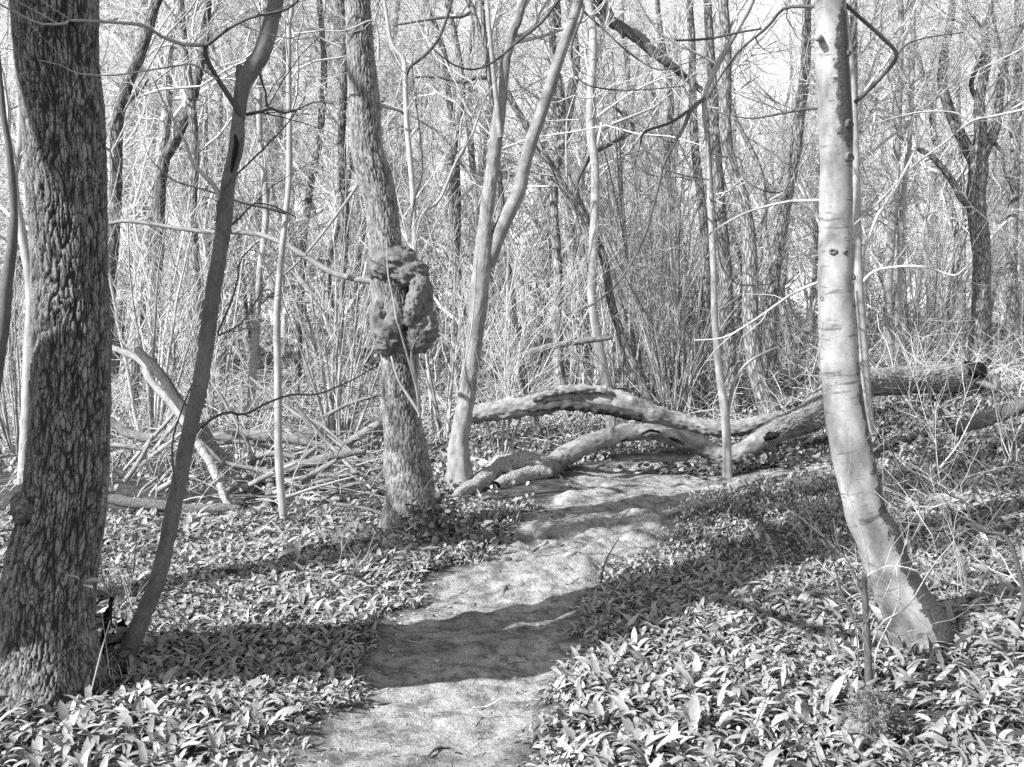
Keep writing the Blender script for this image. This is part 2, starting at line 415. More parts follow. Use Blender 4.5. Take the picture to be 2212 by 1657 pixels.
def traced(name, label, cat, trunk, Y, mat, sides=20, seg=.04, branches=(), bmat=None, disp=None, rough=.08, moss=None,
           tw=None, twmat='twig', tint=.5, ext=4.0, sink=.12, group=None):
    """a tree whose trunk runs bottom -> top through photograph positions at depth Y, carried on above the frame"""
    b = trunk[0]; base = at(b[0], b[1], b[3] if len(b) > 3 else Y)
    base[2] = float(gz(base[0], base[1]))
    root = empty(name, base, label, cat, group)
    acc = Acc(); pts = list(trunk)
    # carry on out of frame
    if ext and pts[-1][1] <= 5:
        a_, b_ = pts[-2], pts[-1]; d = b_[3] if len(b_) > 3 else Y
        dpx = ext * F / d; L = math.hypot(b_[0] - a_[0], b_[1] - a_[1]); ux = (b_[0] - a_[0]) / L; uy = (b_[1] - a_[1]) / L
        for f_, g_ in ((.3, .85), (.65, .65), (1.0, .45)):
            pts.append((b_[0] + ux * dpx * f_ * (1 - .5 * f_) + random.uniform(-14, 14), b_[1] + uy * dpx * f_ - abs(ux) * dpx * f_ * .4, b_[2] * g_) + ((d,) if len(b_) > 3 else ()))
    q = pts[0]; pts = [(q[0], q[1] + sink * F / Y, q[2]) + tuple(q[3:])] + pts
    Pc, rc = px_tube(acc, pts, Y, sides, seg, 8, disp, rough, tint=tint, moss=moss)
    acc.build('trunk', mat, root, base)
    lines = [resamp(Pc, rc)]
    for br in branches:
        ac = Acc(); bp = br['p']; r0, r1 = br['r']; k = len(bp)
        bpts = [(x, y, r0 + (r1 - r0) * i / (k - 1), Y + br.get('dy', 0) + br.get('ddy', 0) * i / (k - 1)) for i, (x, y) in enumerate(bp)]
        Pb, rb = px_tube(ac, bpts, Y, 8, .04, 6, None, .05, tint=br.get('tint', .5))
        bl = resamp(Pb, rb)
        if br.get('tw', 1):
            ki = max(2, int(len(Pb) * .012 * 60)); nn = max(3, int(np.linalg.norm(np.diff(Pb, axis=0), axis=1).sum() * 5))
            b2 = spawn(*bl, nn, .12, 1, .15, .6, 25, 60, K=5, rf=.5, rmax=.004, rmin=.0013, up=.05, wig=.22)
            b3 = spawn(*b2, nn * 2, .2, 1, .08, .3, 25, 60, K=4, rf=.7, rmax=.0025, rmin=.001, up=.03, wig=.25)
            for b_ in (b2, b3): batch(ac, b_[0], b_[1], 3, np.full(len(b_[0]), br.get('tint', .5)))
        ac.build('branch', M[br.get('m', twmat)], root, base)
    if tw:
        ac = Acc(); twigs_on(ac, lines[0], **tw); ac.build('crown', M[twmat], root, base)
    return root, Pc, rc, base

def vor(rest, sx, sz, th=.35):
    f = rest.reshape(-1, 3); out = np.empty(len(f))
    for i, (x, y, z) in enumerate(f):
        w = mn.noise(Vector((x * sx * .6, y * sx * .6, z * sx * .25))) * .5
        d, _ = mn.voronoi(Vector((x * sx + w, y * sx + w, z * sz + w)))
        out[i] = min(1.0, (d[1] - d[0]) / th)
    return out.reshape(rest.shape[:2])

# --- 1 the big oak on the left
OY = ground(110, 1500)
VT = {}
def furrow(rest, sx, rx, rz, sz, cf=.35):
    '''long wandering furrows crossed by short cracks; 0 in a crack, 1 on a plate'''
    f = rest.reshape(-1, 3); out = np.empty(len(f))
    for i, (x, y, z) in enumerate(f):
        w = mn.noise(Vector((x * 14, y * 14, z * 7))) * .9
        a = abs(mn.noise(Vector((x * rx + w, y * rx + w, z * rz)))) / .13
        b = abs(mn.noise(Vector((x * rx + 9 - w, y * rx + w, z * rz * 1.5 + 5)))) / .10
        d, _ = mn.voronoi(Vector((x * sx + w, y * sx + w, z * sz + w * 2)))
        c = cf + (d[1] - d[0]) / .22
        h = mn.noise(Vector((x * 30, y * 30, z * 16))) * .35
        out[i] = max(0., min(a, b, c, 1.0)) * (1 + h)
    out = out.reshape(rest.shape[:2]); VT['v'] = out; return out
def vt(lo, hi, base=None):
    return lambda n: np.concatenate([np.clip(lo + (hi - lo) * VT['v'].ravel(), 0, 1), np.full(n - VT['v'].size, .3)])
def oak_disp(rest, th, L, r):
    v = furrow(rest, 58, 52, 4.5, 20, .37)
    flare = np.zeros_like(v)
    h = L[:, None]
    lob = np.cos(5 * th + 1.0)[None] * .5 + np.cos(3 * th + 2.2)[None] * .5
    flare = .045 * lob * np.exp(-h / .28)
    return (v - .6) * .013 + flare
def oak_moss(V, rs): return np.clip(.32 * np.exp(-(rs[:, 2]) / .35), 0, 1)
oak_pts = [(95, 1500, 150), (98, 1445, 122), (98, 1380, 104), (103, 1296, 98), (118, 1193, 93), (135, 1100, 86), (145, 992, 83), (152, 890, 80), (153, 753, 79),
           (150, 560, 75), (143, 400, 78), (137, 250, 82), (124, 130, 82), (118, 0, 86), (112, -120, 84)]
oak, Pc, rc, ob = traced('oak_tree', 'thick oak trunk with deeply furrowed bark at the left edge of the photo', 'tree', oak_pts, OY, M['oak'], sides=300, seg=.007, tint=vt(-.45, .62),
       disp=oak_disp, rough=.05, moss=oak_moss, ext=4.5, sink=.08, tw=dict(n1=16, n2=120, n3=260, L1=(1.2, 3.4), t0=.86, rmax=.05, a=(35, 75), L2=(.5, 1.6)))
# mossy knob low on its left
a = Acc()
kc = at(50, 1097, OY - .12); V = []
def blob(acc, c, rad, nseg=24, amp=.15, fr=6, seed=0, tint=.5, moss=None):
    th = np.linspace(0, 2 * np.pi, nseg, endpoint=False); ph = np.linspace(0, np.pi, nseg // 2 + 1)
    T_, P_ = np.meshgrid(th, ph); D = np.stack([np.cos(T_) * np.sin(P_), np.sin(T_) * np.sin(P_), np.cos(P_)], 2).reshape(-1, 3)
    nn = np.array([mn.fractal(Vector(d * fr * .4) + Vector((seed, seed, 0)), .8, 2.0, 3) for d in D])
    V = np.asarray(c) + D * np.asarray(rad) * (1 + amp * nn[:, None])
    K = len(ph); i = np.arange(K - 1)[:, None] * nseg; j = np.arange(nseg)[None]; j2 = (j + 1) % nseg
    Q = np.stack([i + j, i + nseg + j, i + nseg + j2, i + j2], 2).reshape(-1, 4)
    acc.add(V, Q, None, V - np.asarray(c), tint, moss)
blob(a, kc, (.05, .05, .06), amp=.4, moss=.7); a.build('burr', M['burl'], oak, ob)

# --- 2 leaning maple
MY = ground(267, 1450)
sm = dict(m='dark', r=(3.6, 1.6))
traced('leaning_maple', 'slim smooth trunk leaning right beside the furrowed oak, black scar high up', 'tree',
       [(262, 1455, 22), (301, 1347, 19), (337, 1262, 18), (359, 1176, 17), (378, 1085, 17), (407, 941, 16.5), (434, 821, 17), (448, 719, 17), (460, 633, 16.5), (474, 548, 16),
        (485, 472, 17), (496, 376, 14), (509, 325, 16), (517, 239, 14), (527, 178, 17), (548, 143, 19), (571, 102, 18), (588, 34, 17), (596, 0, 16)], MY, M['smooth'], sides=40, seg=.015, rough=.12, ext=2.5,
       branches=[dict(p=[(524, 262), (506, 225), (472, 174), (448, 130), (443, 99), (455, 92), (495, 61), (547, 36), (629, 15), (680, -60)], r=(6.5, 2.2), m='dark', ddy=-.4),
                 dict(p=[(444, 97), (396, 96), (342, 75), (311, 55), (239, 48), (150, 44), (138, 51), (89, 52), (44, 32), (-10, 3), (-60, -40)], r=(4.5, 1.8), m='pale', ddy=-.45, dy=-.15),
                 dict(p=[(470, 172), (420, 140), (380, 143), (300, 155), (240, 163), (165, 158), (135, 142), (85, 130)], r=(2.4, 1.2), m='pale', dy=-.1, ddy=-.5),
                 dict(p=[(532, 248), (560, 242), (577, 232), (600, 240), (622, 246), (640, 238)], r=(4, 2.2), m='dark', dy=.05),
                 dict(p=[(577, 232), (574, 200), (562, 165), (556, 140)], r=(2.8, 2), m='dark', dy=.05),
                 dict(p=[(500, 385), (470, 440), (470, 480)], r=(2.4, 1.6), m='dark', dy=-.12, tw=0),
                 dict(p=[(498, 388), (540, 350), (580, 310), (625, 262), (660, 210)], r=(2.2, 1.2), m='dark', dy=.05),
                 dict(p=[(498, 487), (525, 465), (545, 440), (590, 445), (640, 470)], r=(2.6, 1.2), m='dark', dy=.05),
                 dict(p=[(437, 924), (460, 903), (495, 890), (526, 896), (581, 869), (632, 852), (684, 852), (752, 825), (808, 794)], r=(3.6, 1.5), m='dark', dy=.05, ddy=.5),
                 dict(p=[(380, 1060), (372, 960), (395, 880), (415, 830)], r=(2.6, 1.5), m='dark', dy=-.12, tw=0),
                 dict(p=[(470, 720), (500, 650), (514, 600), (520, 560), (560, 520)], r=(2.6, 1.1), m='dark', dy=.0),
                 dict(p=[(470, 725), (520, 700), (556, 645), (575, 610)], r=(2.6, 1.1), m='smooth', dy=.0)],
       tw=dict(n1=14, n2=50, n3=150, t0=.35, L1=(.4, 1.3)), twmat='twig')
mp = bpy.data.objects['leaning_maple']
a = Acc(); px_tube(a, [(508, 345, 3, MY - .075), (511, 325, 6, MY - .085), (508, 300, 5, MY - .085), (502, 360, 3, MY - .08)][::-1][1:] if False else [(500, 372, 2.5, MY - .055), (506, 340, 5.5, MY - .07), (511, 312, 6.5, MY - .07), (508, 292, 2.5, MY - .06)], MY, 10, .01)
a.build('scar', M['snag'], mp, tuple(mp.location))
a = Acc(); px_tube(a, [(520, 190, 9, MY), (516, 160, 8, MY), (518, 140, 6.5, MY)], MY, 12, .01); a.build('stub', M['smooth'], mp, tuple(mp.location))

# --- 3 the burl tree
BY = ground(880, 1150)
def burl_moss(V, rs): return np.clip(.5 * np.exp(-(rs[:, 2]) / .25), 0, 1)
def rough_disp(am, sx, sz):
    return lambda rest, th, L, r: (vor(rest, sx, sz, .4) - .5) * am
def flare_disp(fl, hh, am, sx, sz, ph=0.0):
    def f(rest, th, L, r):
        lob = .5 * np.cos(5 * th + ph) + .5 * np.cos(3 * th + 1.3 + ph)
        return ((furrow(rest, sx, sx, sz * .35, sz) - .5) if fl == .05 else (vor(rest, sx, sz, .4) - .5)) * am + fl * (lob[None] * .8 + .5) * np.exp(-L[:, None] / hh)
    return f
bt, Pc, rc, bb = traced('burl_tree', 'tree with a huge knotted burl at mid trunk, left of the path', 'tree',
       [(888, 1160, 70), (888, 1110, 60), (886, 1044, 50), (878, 992, 47), (870, 924, 42), (864, 856, 37), (864, 787, 40), (862, 720, 42), (850, 660, 42), (842, 610, 40), (838, 570, 38), (832, 530, 34), (824, 444, 33), (808, 376, 36), (791, 308, 32),
        (786, 205, 32), (777, 100, 28), (772, 0, 26)], BY, M['rough'], sides=150, seg=.011, tint=vt(-.1, .7), disp=flare_disp(.05, .22, .010, 55, 18), moss=burl_moss, ext=5,
       branches=[dict(p=[(825, 612), (800, 607), (752, 599), (704, 582), (632, 537), (581, 513), (530, 502), (461, 502), (376, 492), (284, 478), (235, 482)], r=(7.5, 4), m='log', tint=.5, dy=.3, ddy=1.2),
                 dict(p=[(818, 130), (816, 68), (804, 43), (760, 62), (725, 68), (660, 60)], r=(3, 1.4), m='pale', dy=-.1, tint=.7),
                 dict(p=[(858, 700), (848, 640), (838, 590), (836, 540)], r=(2.2, 1.4), m='pale', dy=-.42, tint=.7, tw=0),
                 dict(p=[(905, 890), (900, 840), (880, 770), (860, 700)], r=(3.5, 1.8), m='pale', dy=-.28, ddy=-.08, tw=0),
                 dict(p=[(905, 890), (885, 860), (860, 820), (845, 770)], r=(4, 2.2), m='pale', dy=-.25, tint=.6, tw=0),
                 dict(p=[(906, 900), (900, 830), (888, 780), (895, 740), (930, 700)], r=(3, 1.5), m='pale', dy=-.2, tw=1)],
       tw=dict(n1=12, n2=80, n3=200, t0=.7, L1=(.5, 2.0), rmax=.02))
a = Acc()
s = BY / F
def bl(px, py, rx, ry, rd, dd, amp=.12, sd=0, acc=a):
    blob(acc, at(px, py, BY + dd), (rx * s * 1.07, rd * s * 1.05, ry * s * 1.08), 30, amp, 8, sd)
# cap, left drooping lobe, curled right lobe, lower right bulge
for i, q in enumerate([(850, 568, 49, 32, 50, -.03), (885, 590, 38, 27, 42, -.07), (832, 580, 33, 30, 42, -.03), (862, 556, 34, 24, 36, -.03), (906, 620, 20, 25, 28, -.15), (901, 643, 19, 24, 28, -.165), (891, 668, 17, 24, 26, -.17), (887, 690, 13, 20, 22, -.16),
                       (916, 640, 18, 44, 36, -.06), (919, 706, 25, 38, 42, -.08), (905, 735, 26, 26, 34, -.10), (897, 712, 15, 30, 26, -.13), (842, 722, 36, 38, 44, -.08), (858, 686, 21, 30, 30, -.12), (835, 745, 24, 22, 34, -.09), (872, 750, 30, 16, 30, -.06), (828, 690, 26, 50, 36, -.03)]):
    bl(*q, .22, i * 3.1)
burl = a.build('burl', M['burl'], bt, bb)
rm = burl.modifiers.new('r', 'REMESH'); rm.mode = 'VOXEL'; rm.voxel_size = .006; rm.use_smooth_shade = True
tx = bpy.data.textures.new('burl_lumps', 'CLOUDS'); tx.noise_scale = .05; tx.noise_depth = 3
dm = burl.modifiers.new('d', 'DISPLACE'); dm.texture = tx; dm.strength = .016; dm.mid_level = .5; dm.texture_coords = 'LOCAL'
sm_ = burl.modifiers.new('s', 'SMOOTH'); sm_.iterations = 1; sm_.factor = .4
tx2 = bpy.data.textures.new('burl_warts', 'CLOUDS'); tx2.noise_scale = .014; tx2.noise_depth = 2
dm2 = burl.modifiers.new('d2', 'DISPLACE'); dm2.texture = tx2; dm2.strength = .007; dm2.mid_level = .5; dm2.texture_coords = 'LOCAL'
# evaluate into a real mesh and give it its own coordinates again
dg = bpy.context.evaluated_depsgraph_get(); ev = burl.evaluated_get(dg); nm = bpy.data.meshes.new_from_object(ev)
burl.modifiers.clear(); burl.data = nm
for k in list(nm.attributes):
    if k.name in ('rest', 'tint', 'moss'): nm.attributes.remove(k)
cov = np.empty(len(nm.vertices) * 3, np.float32); nm.vertices.foreach_get('co', cov)
ra = nm.attributes.new('rest', 'FLOAT_VECTOR', 'POINT'); ra.data.foreach_set('vector', cov)
ta = nm.attributes.new('tint', 'FLOAT', 'POINT'); ta.data.foreach_set('value', np.full(len(nm.vertices), .5, np.float32))
zz = cov.reshape(-1, 3)[:, 2]; mo = nm.attributes.new('moss', 'FLOAT', 'POINT'); mo.data.foreach_set('value', (.42 * sst(zz.max() - .14, zz.max(), zz)).astype(np.float32))
nm.polygons.foreach_set('use_smooth', np.ones(len(nm.polygons), bool))
if not nm.materials: nm.materials.append(M['burl'])

# --- 4 forked tree
FY = ground(992, 1055)
ft, Pc, rc, fb = traced('forked_tree', 'pale tree behind the burl tree, dividing into two stems at mid height', 'tree',
       [(992, 1058, 34), (992, 1020, 27), (991, 958, 21), (1003, 890, 18), (1017, 787, 18), (1031, 685, 19), (1037, 616, 20), (1044, 548, 19), (1047, 500, 16), (1057, 410, 14), (1069, 325, 14.5), (1083, 205, 12.5), (1091, 137, 11), (1108, 68, 10), (1129, 0, 9.5)],
       FY, M['fork'], sides=48, seg=.025, disp=flare_disp(.06, .18, .006, 40, 12, 1.0), rough=.1, ext=4,
       branches=[dict(p=[(1052, 575), (1074, 513), (1098, 461), (1122, 410), (1132, 359), (1149, 301), (1177, 222), (1204, 137), (1228, 68), (1250, 0), (1290, -160), (1330, -330)], r=(17, 9), m='fork', dy=.02, tw=0),
                 dict(p=[(1081, 297), (1071, 205), (1064, 137), (1055, 34), (1050, -30), (1046, -160)], r=(6, 3), m='fork', dy=-.08, tint=.7, tw=1),
                 dict(p=[(1240, -20), (1207, 0), (1170, 48), (1119, 89), (1067, 133), (1023, 150), (980, 140), (940, 110)], r=(4, 1.4), m='dark', dy=-.5, ddy=-.4),
                 dict(p=[(1250, -10), (1260, 25), (1238, 85), (1235, 116), (1245, 161), (1272, 185), (1340, 195), (1410, 192), (1478, 186)], r=(3, 1.2), m='dark', dy=-.3, ddy=-.4),
                 dict(p=[(1258, 22), (1300, 60), (1360, 115), (1420, 150), (1470, 140), (1530, 120)], r=(2.4, 1.1), m='dark', dy=-.3, ddy=-.4),
                 dict(p=[(1092, 350), (1100, 385), (1075, 440), (1062, 480)], r=(1.6, 1.2), m='pale', dy=-.25, tw=0),
                 dict(p=[(1030, 560), (1020, 700), (1000, 800), (985, 860)], r=(1.8, 1.2), m='pale', dy=-.25, tint=.7)],
       tw=dict(n1=22, n2=120, n3=320, t0=.45, L1=(.6, 2.2), rmax=.016))

# --- 5 the beech
EY = ground(1990, 1395)
def beech_moss(V, rs):
    right = sst(.0, .09, (V[:, 0] - np.interp(V[:, 2], BZ, BX)))
    z = V[:, 2]
    low = np.interp(z, [0, .15, .5, .85, 1.02, 1.08, 1.2, 1.9, 2.28, 2.35, 2.75, 2.9, 4], [1.2, 1.0, .65, .3, .32, .55, .3, .22, .25, .75, .7, .35, .35])
    up_ = sst(-.06, .05, (V[:, 0] - np.interp(V[:, 2], BZ, BX))) * sst(2.22, 2.32, z) * sst(2.9, 2.8, z) * .72
    return np.clip(np.maximum(right * low * 1.2, up_) + .16, 0, 1)
bp = [(1993, 1395, 66), (1979, 1347, 62), (1952, 1296, 55), (1918, 1228, 50), (1895, 1159, 47), (1871, 1114, 44.5), (1859, 1061, 44), (1840, 975, 43.5), (1825, 890, 43), (1817, 821, 41), (1810, 719, 40.5), (1804, 547, 35.5), (1807, 376, 34), (1804, 239, 35.5),
      (1796, 102, 36), (1794, 0, 32)]
_b = np.array([at(x, y, EY) for x, y, r in bp]); o_ = np.argsort(_b[:, 2]); BZ = _b[o_, 2]; BX = _b[o_, 0]
be, Pc, rc, eb = traced('beech_tree', 'smooth pale beech trunk curving up right of the path, mossy at its foot', 'tree', bp, EY, M['beech'], sides=72, seg=.012,
       disp=lambda rest, th, L, r: .02 * (np.cos(3 * th + .4) + .3)[None] * np.exp(-L[:, None] / .3), rough=.05, moss=beech_moss, ext=4, sink=.1,
       branches=[dict(p=[(1775, 15), (1740, 14), (1692, 19), (1658, 58), (1597, 109), (1560, 160), (1530, 210)], r=(4.5, 1.6), m='dark', dy=.0, ddy=.5),
                 dict(p=[(1780, 233), (1740, 236), (1699, 243), (1624, 256), (1575, 248), (1545, 241)], r=(3.8, 1.5), m='dark', dy=.05, ddy=.5),
                 dict(p=[(1790, 432), (1730, 434), (1699, 436), (1624, 455), (1563, 485), (1494, 533)], r=(4.0, 1.6), m='pale', tint=.6, dy=.05, ddy=.6),
                 dict(p=[(1785, 603), (1720, 630), (1679, 657), (1624, 695), (1563, 729), (1500, 735)], r=(3.4, 1.2), m='twig', dy=.05, ddy=.6),
                 dict(p=[(1790, 732), (1740, 718), (1716, 705), (1660, 693), (1614, 691)], r=(3.2, 1.3), m='dark', dy=.05, ddy=.6)],
       tw=dict(n1=10, n2=60, n3=200, t0=.8, L1=(.5, 2.0), rmax=.018))
# collars of shed limbs on the beech
for (x, y, r) in [(1779, 748, 12), (1774, 706, 9), (1826, 272, 12), (1826, 343, 13), (1817, 547, 8), (1790, 545, 9), (1820, 730, 10), (1838, 600, 8), (1827, 120, 8), (1832, 765, 8), (1773, 645, 7), (1836, 905, 9)]:
    pc = at(x, y, EY); c0 = np.interp(pc[2], BZ, BX); rr = 38 * EY / F; dx = np.clip(pc[0] - c0, -rr * .97, rr * .97); dep = math.sqrt(max(rr * rr - dx * dx, 0))
    k = Acc(); c = np.array((c0 + dx, EY - dep + .004, pc[2])); dr = np.array((dx / rr, -dep / rr, 0.05))
    rk = r * EY / F * .8
    th = np.linspace(0, 2 * np.pi, 14, endpoint=False); u = np.cross(dr, (0, 0, 1)); u /= np.linalg.norm(u); v = np.cross(u, dr)
    rings = []
    for fr_, hh in ((1.25, -.004), (1.0, .004), (.75, .006), (.5, .0015), (.15, -.001)):
        wob = 1 + .12 * np.sin(3 * th + x)
        rings.append(c + dr * hh * 1.3 + (u[None] * np.cos(th)[:, None] * 1.1 + v[None] * np.sin(th)[:, None] * .85) * (rk * fr_ * wob)[:, None])
    Vv = np.concatenate(rings); i = np.arange(4)[:, None] * 14; j = np.arange(14)[None]; j2 = (j + 1) % 14
    k.add(Vv, np.stack([i + j, i + j2, i + 14 + j2, i + 14 + j], 2).reshape(-1, 4), [(56 + q, 56 + (q + 1) % 14, 56) for q in range(1, 13)], None, .25, .0)
    k.build('branch_scar', M['rough'], be, eb)
k = Acc(); px_tube(k, [(1770, 82, 8, EY - .05), (1767, 82, 8, EY - .08), (1766, 83, 6, EY - .095)], EY, 12, .01); k.build('cut_stub', M['pale'], be, eb)

# --- the sapling right behind the beech
SY = ground(1880, 935) - .3
traced('pole_sapling', 'thin grey sapling stem standing just behind the smooth beech', 'sapling',
       [(1884, 938, 12), (1874, 890, 11), (1867, 787, 11), (1858, 668, 10), (1853, 564, 9.5), (1850, 410, 8.5), (1843, 205, 7.5), (1836, 102, 6), (1822, 0, 5)], SY, M['pale'], sides=16,
       branches=[dict(p=[(1846, 222), (1870, 200), (1905, 165), (1937, 120), (1905, 80), (1860, 40), (1827, 10), (1800, -20)], r=(4.5, 4), m='dark', dy=-.3, ddy=-.4),
                 dict(p=[(1937, 120), (1960, 95), (2010, 80), (2080, 70)], r=(2.2, 1.2), m='dark', dy=-.4),
                 dict(p=[(1860, 613), (1891, 585), (1956, 575), (2007, 579), (2060, 595), (2085, 579)], r=(3.5, 1.5), m='twig', tint=.7, dy=0, ddy=-.3),
                 dict(p=[(1846, 485), (1904, 431), (1973, 359), (2041, 308), (2096, 263), (2150, 250), (2225, 234)], r=(1.8, 3), m='pale', tint=.7, dy=-.6, ddy=-1.2),
                 dict(p=[(2096, 263), (2060, 243), (1990, 242), (1930, 255), (1880, 270)], r=(2.2, 1.2), m='pale', tint=.8, dy=-1.4)],
       tw=dict(n1=12, n2=60, n3=180, t0=.35, L1=(.4, 1.4)))

# --- 6 centre-right sapling in front of the logs
PY = ground(1571, 1030)
traced('path_sapling', 'slender sapling rising in front of the arched logs at the path edge', 'sapling',
       [(1572, 1034, 11), (1570, 960, 9.5), (1567, 905, 9.5), (1563, 873, 9), (1552, 787, 8), (1544, 685, 7.5), (1541, 565, 7), (1534, 444, 6), (1531, 328, 5.5), (1522, 215, 6.5), (1545, 150, 6.5), (1575, 95, 6.3), (1600, 50, 6), (1625, 0, 6)], PY, M['pale'], sides=18, seg=.03, rough=.1, ext=2.5,
       branches=[dict(p=[(1522, 212), (1494, 236), (1478, 273), (1436, 349), (1416, 427), (1395, 502), (1365, 566), (1327, 620), (1286, 654), (1252, 671)], r=(4.6, 1.6), m='dark', tint=.9, dy=-.02, ddy=-.5),
                 dict(p=[(1500, 230), (1478, 246), (1443, 267), (1395, 284), (1385, 308), (1406, 332), (1443, 366), (1478, 379), (1530, 388)], r=(3.6, 1.5), m='dark', dy=-.05, ddy=-.5),
                 dict(p=[(1528, 239), (1533, 330), (1540, 430), (1546, 489), (1556, 565), (1576, 599), (1604, 616), (1665, 613)], r=(3.0, 1.4), m='dark', dy=-.12, ddy=-.1),
                 dict(p=[(1532, 328), (1560, 338), (1597, 342), (1607, 386), (1638, 407), (1679, 417), (1712, 400)], r=(2.6, 1.2), m='dark', dy=-.12, ddy=-.3),
                 dict(p=[(1572, 900), (1580, 849), (1593, 811), (1624, 777), (1679, 750)], r=(4.2, 2.6), m='pale', dy=0, ddy=.2, tw=0),
                 dict(p=[(1460, 87), (1528, 84), (1597, 70), (1645, 62)], r=(2.8, 2.2), m='dark', dy=-.15, ddy=.1)],
       tw=dict(n1=12, n2=60, n3=200, t0=.25, L1=(.4, 1.3)))

# --- 7 left thin sapling
LY = ground(614, 1132)
traced('pole_sapling', 'straight thin pale sapling between the leaning maple and the burl tree', 'sapling',
       [(614, 1134, 9), (606, 1050, 9), (602, 975, 9), (601, 890, 8.5), (600, 787, 8), (598, 685, 7.5), (607, 564, 7), (618, 461, 6.5), (625, 376, 6.5), (625, 253, 6), (624, 171, 5.5), (625, 51, 5), (632, 0, 4.5)], LY, M['pale'], sides=16, rough=.1, tint=.6,
       branches=[dict(p=[(622, 246), (640, 238), (680, 220), (720, 225)], r=(3, 1.2), m='dark'),
                 dict(p=[(618, 461), (580, 450), (520, 437), (450, 412), (376, 390), (330, 350)], r=(3.5, 1.5), m='dark', dy=-.05, ddy=-.2),
                 dict(p=[(606, 600), (650, 560), (700, 500), (745, 440), (772, 400)], r=(2.4, 3.6), m='pale', dy=.4, ddy=.8)],
       tw=dict(n1=14, n2=70, n3=220, t0=.3, L1=(.4, 1.4)))

# --- thin tree between burl tree and forked tree (pale)
HY = ground(905, 960)
traced('pole_sapling', 'thin pale stem rising just right of the burl, curved arms near its top', 'sapling',
       [(905, 965, 6), (903, 850, 5.5), (898, 700, 5.5), (896, 547, 5.5), (893, 444, 6), (886, 342, 6), (879, 273, 6), (876, 188, 5.5), (872, 130, 5), (845, 90, 4.5), (830, 0, 3.5)], HY, M['pale'], sides=14, tint=.75,
       branches=[dict(p=[(877, 165), (886, 144), (917, 120), (944, 89), (961, 51), (975, 0), (985, -80)], r=(4, 2.6), m='dark'),
                 dict(p=[(895, 520), (915, 460), (950, 430), (985, 350), (1020, 290), (1045, 220), (1075, 170)], r=(4.2, 1.8), m='pale', tint=.6),
                 dict(p=[(884, 510), (895, 430), (912, 370), (905, 270), (895, 200), (890, 130)], r=(2.6, 1.4), m='dark', dy=-.1),
                 dict(p=[(818, 222), (835, 232), (860, 238), (872, 246)], r=(3, 2.4), m='dark', dy=-.2, tw=0)],
       tw=dict(n1=16, n2=90, n3=240, t0=.3, L1=(.4, 1.3)))
# --- i leaning tree crossing behind the fork
IY = 13.0
traced('leaning_tree', 'dark slender tree leaning left, crossing behind the two stems of the forked tree', 'tree',
       [(1425, 905, 10, IY), (1400, 860, 9.5, IY), (1368, 787, 9.5, IY), (1341, 719, 9, IY), (1320, 650, 9, IY), (1303, 555, 9, IY), (1272, 492, 9, IY), (1245, 437, 10, IY), (1221, 410, 8.5, IY), (1170, 325, 8, IY), (1142, 280, 8, IY), (1098, 205, 7.5, IY), (1043, 85, 7, IY), (1018, 10, 6, IY), (1010, -2, 6, IY)], IY, M['far'], sides=16, tint=.35, rough=.12,
       branches=[dict(p=[(1247, 437), (1248, 390), (1279, 335), (1325, 308), (1368, 280), (1351, 253), (1330, 235)], r=(5.5, 3), m='dark', tint=.9),
                 dict(p=[(1068, 170), (1030, 168), (999, 178), (948, 167), (896, 166)], r=(5, 2.5), m='dark'),
                 dict(p=[(1023, 20), (1000, 35), (960, 38), (910, 45), (850, 55)], r=(4, 2), m='dark')],
       tw=dict(n1=22, n2=140, n3=380, t0=.3, L1=(.6, 2.2), rmax=.014))
def plain(name, label, pts, Y, mat='far', tint=.5, r_=.12, tw=None, cat='tree', **kw):
    tw = tw or dict(n1=20, n2=130, n3=380, t0=.35, L1=(.6, 2.6), rmax=.018, L2=(.3, 1.0), tint=(.2, .9))
    return traced(name, label, cat, pts, Y, M[mat], sides=16, seg=.06, rough=r_, tint=tint, tw=tw, **kw)
plain('pale_tree', 'straight pale trunk passing behind the crest of the upper arched log', [(1320, 936, 12), (1317, 890, 11), (1300, 787, 10.5), (1289, 719, 10), (1279, 650, 10), (1281, 565, 10), (1286, 376, 9), (1276, 290, 9.5), (1276, 205, 9.5), (1282, 85, 8.5), (1272, 0, 8)], 12.8, 'pale', .65)
plain('bumpy_tree', 'pale trunk with a swollen kink high up, just right of the forked tree', [(1226, 930, 14), (1215, 850, 12), (1207, 787, 11), (1204, 685, 11), (1204, 582, 10), (1197, 444, 9), (1200, 359, 10), (1220, 284, 13), (1204, 188, 11), (1195, 100, 8), (1190, 0, 7)], 14.0, 'far', .6, .3)
plain('dark_tree', 'dark thin trunk right of the forked tree foot, leaning into the brush', [(1166, 945, 10), (1150, 890, 9), (1125, 787, 9), (1112, 719, 9), (1105, 650, 9), (1095, 565, 8), (1085, 450, 7), (1075, 350, 6), (1060, 200, 6), (1040, 0, 5)], 12.2, 'far', .25)
plain('barked_tree', 'rough dark trunk left of the pair that stands behind the path sapling', [(1590, 905, 17), (1580, 821, 15), (1573, 719, 14.5), (1569, 616, 14), (1560, 500, 13), (1552, 400, 12), (1540, 200, 10), (1528, 0, 9)], 13.6, 'far', .35, moss=lambda V, rs: np.full(len(V), .25))
plain('barked_tree', 'tall rough trunk leaning left, standing right behind the path sapling', [(1662, 885, 24), (1648, 850, 20), (1631, 787, 18), (1621, 685, 18), (1620, 548, 16), (1607, 444, 14.5), (1586, 376, 13.5), (1569, 308, 13), (1566, 205, 13), (1569, 102, 12), (1562, 0, 11)], 13.0, 'far', .5)
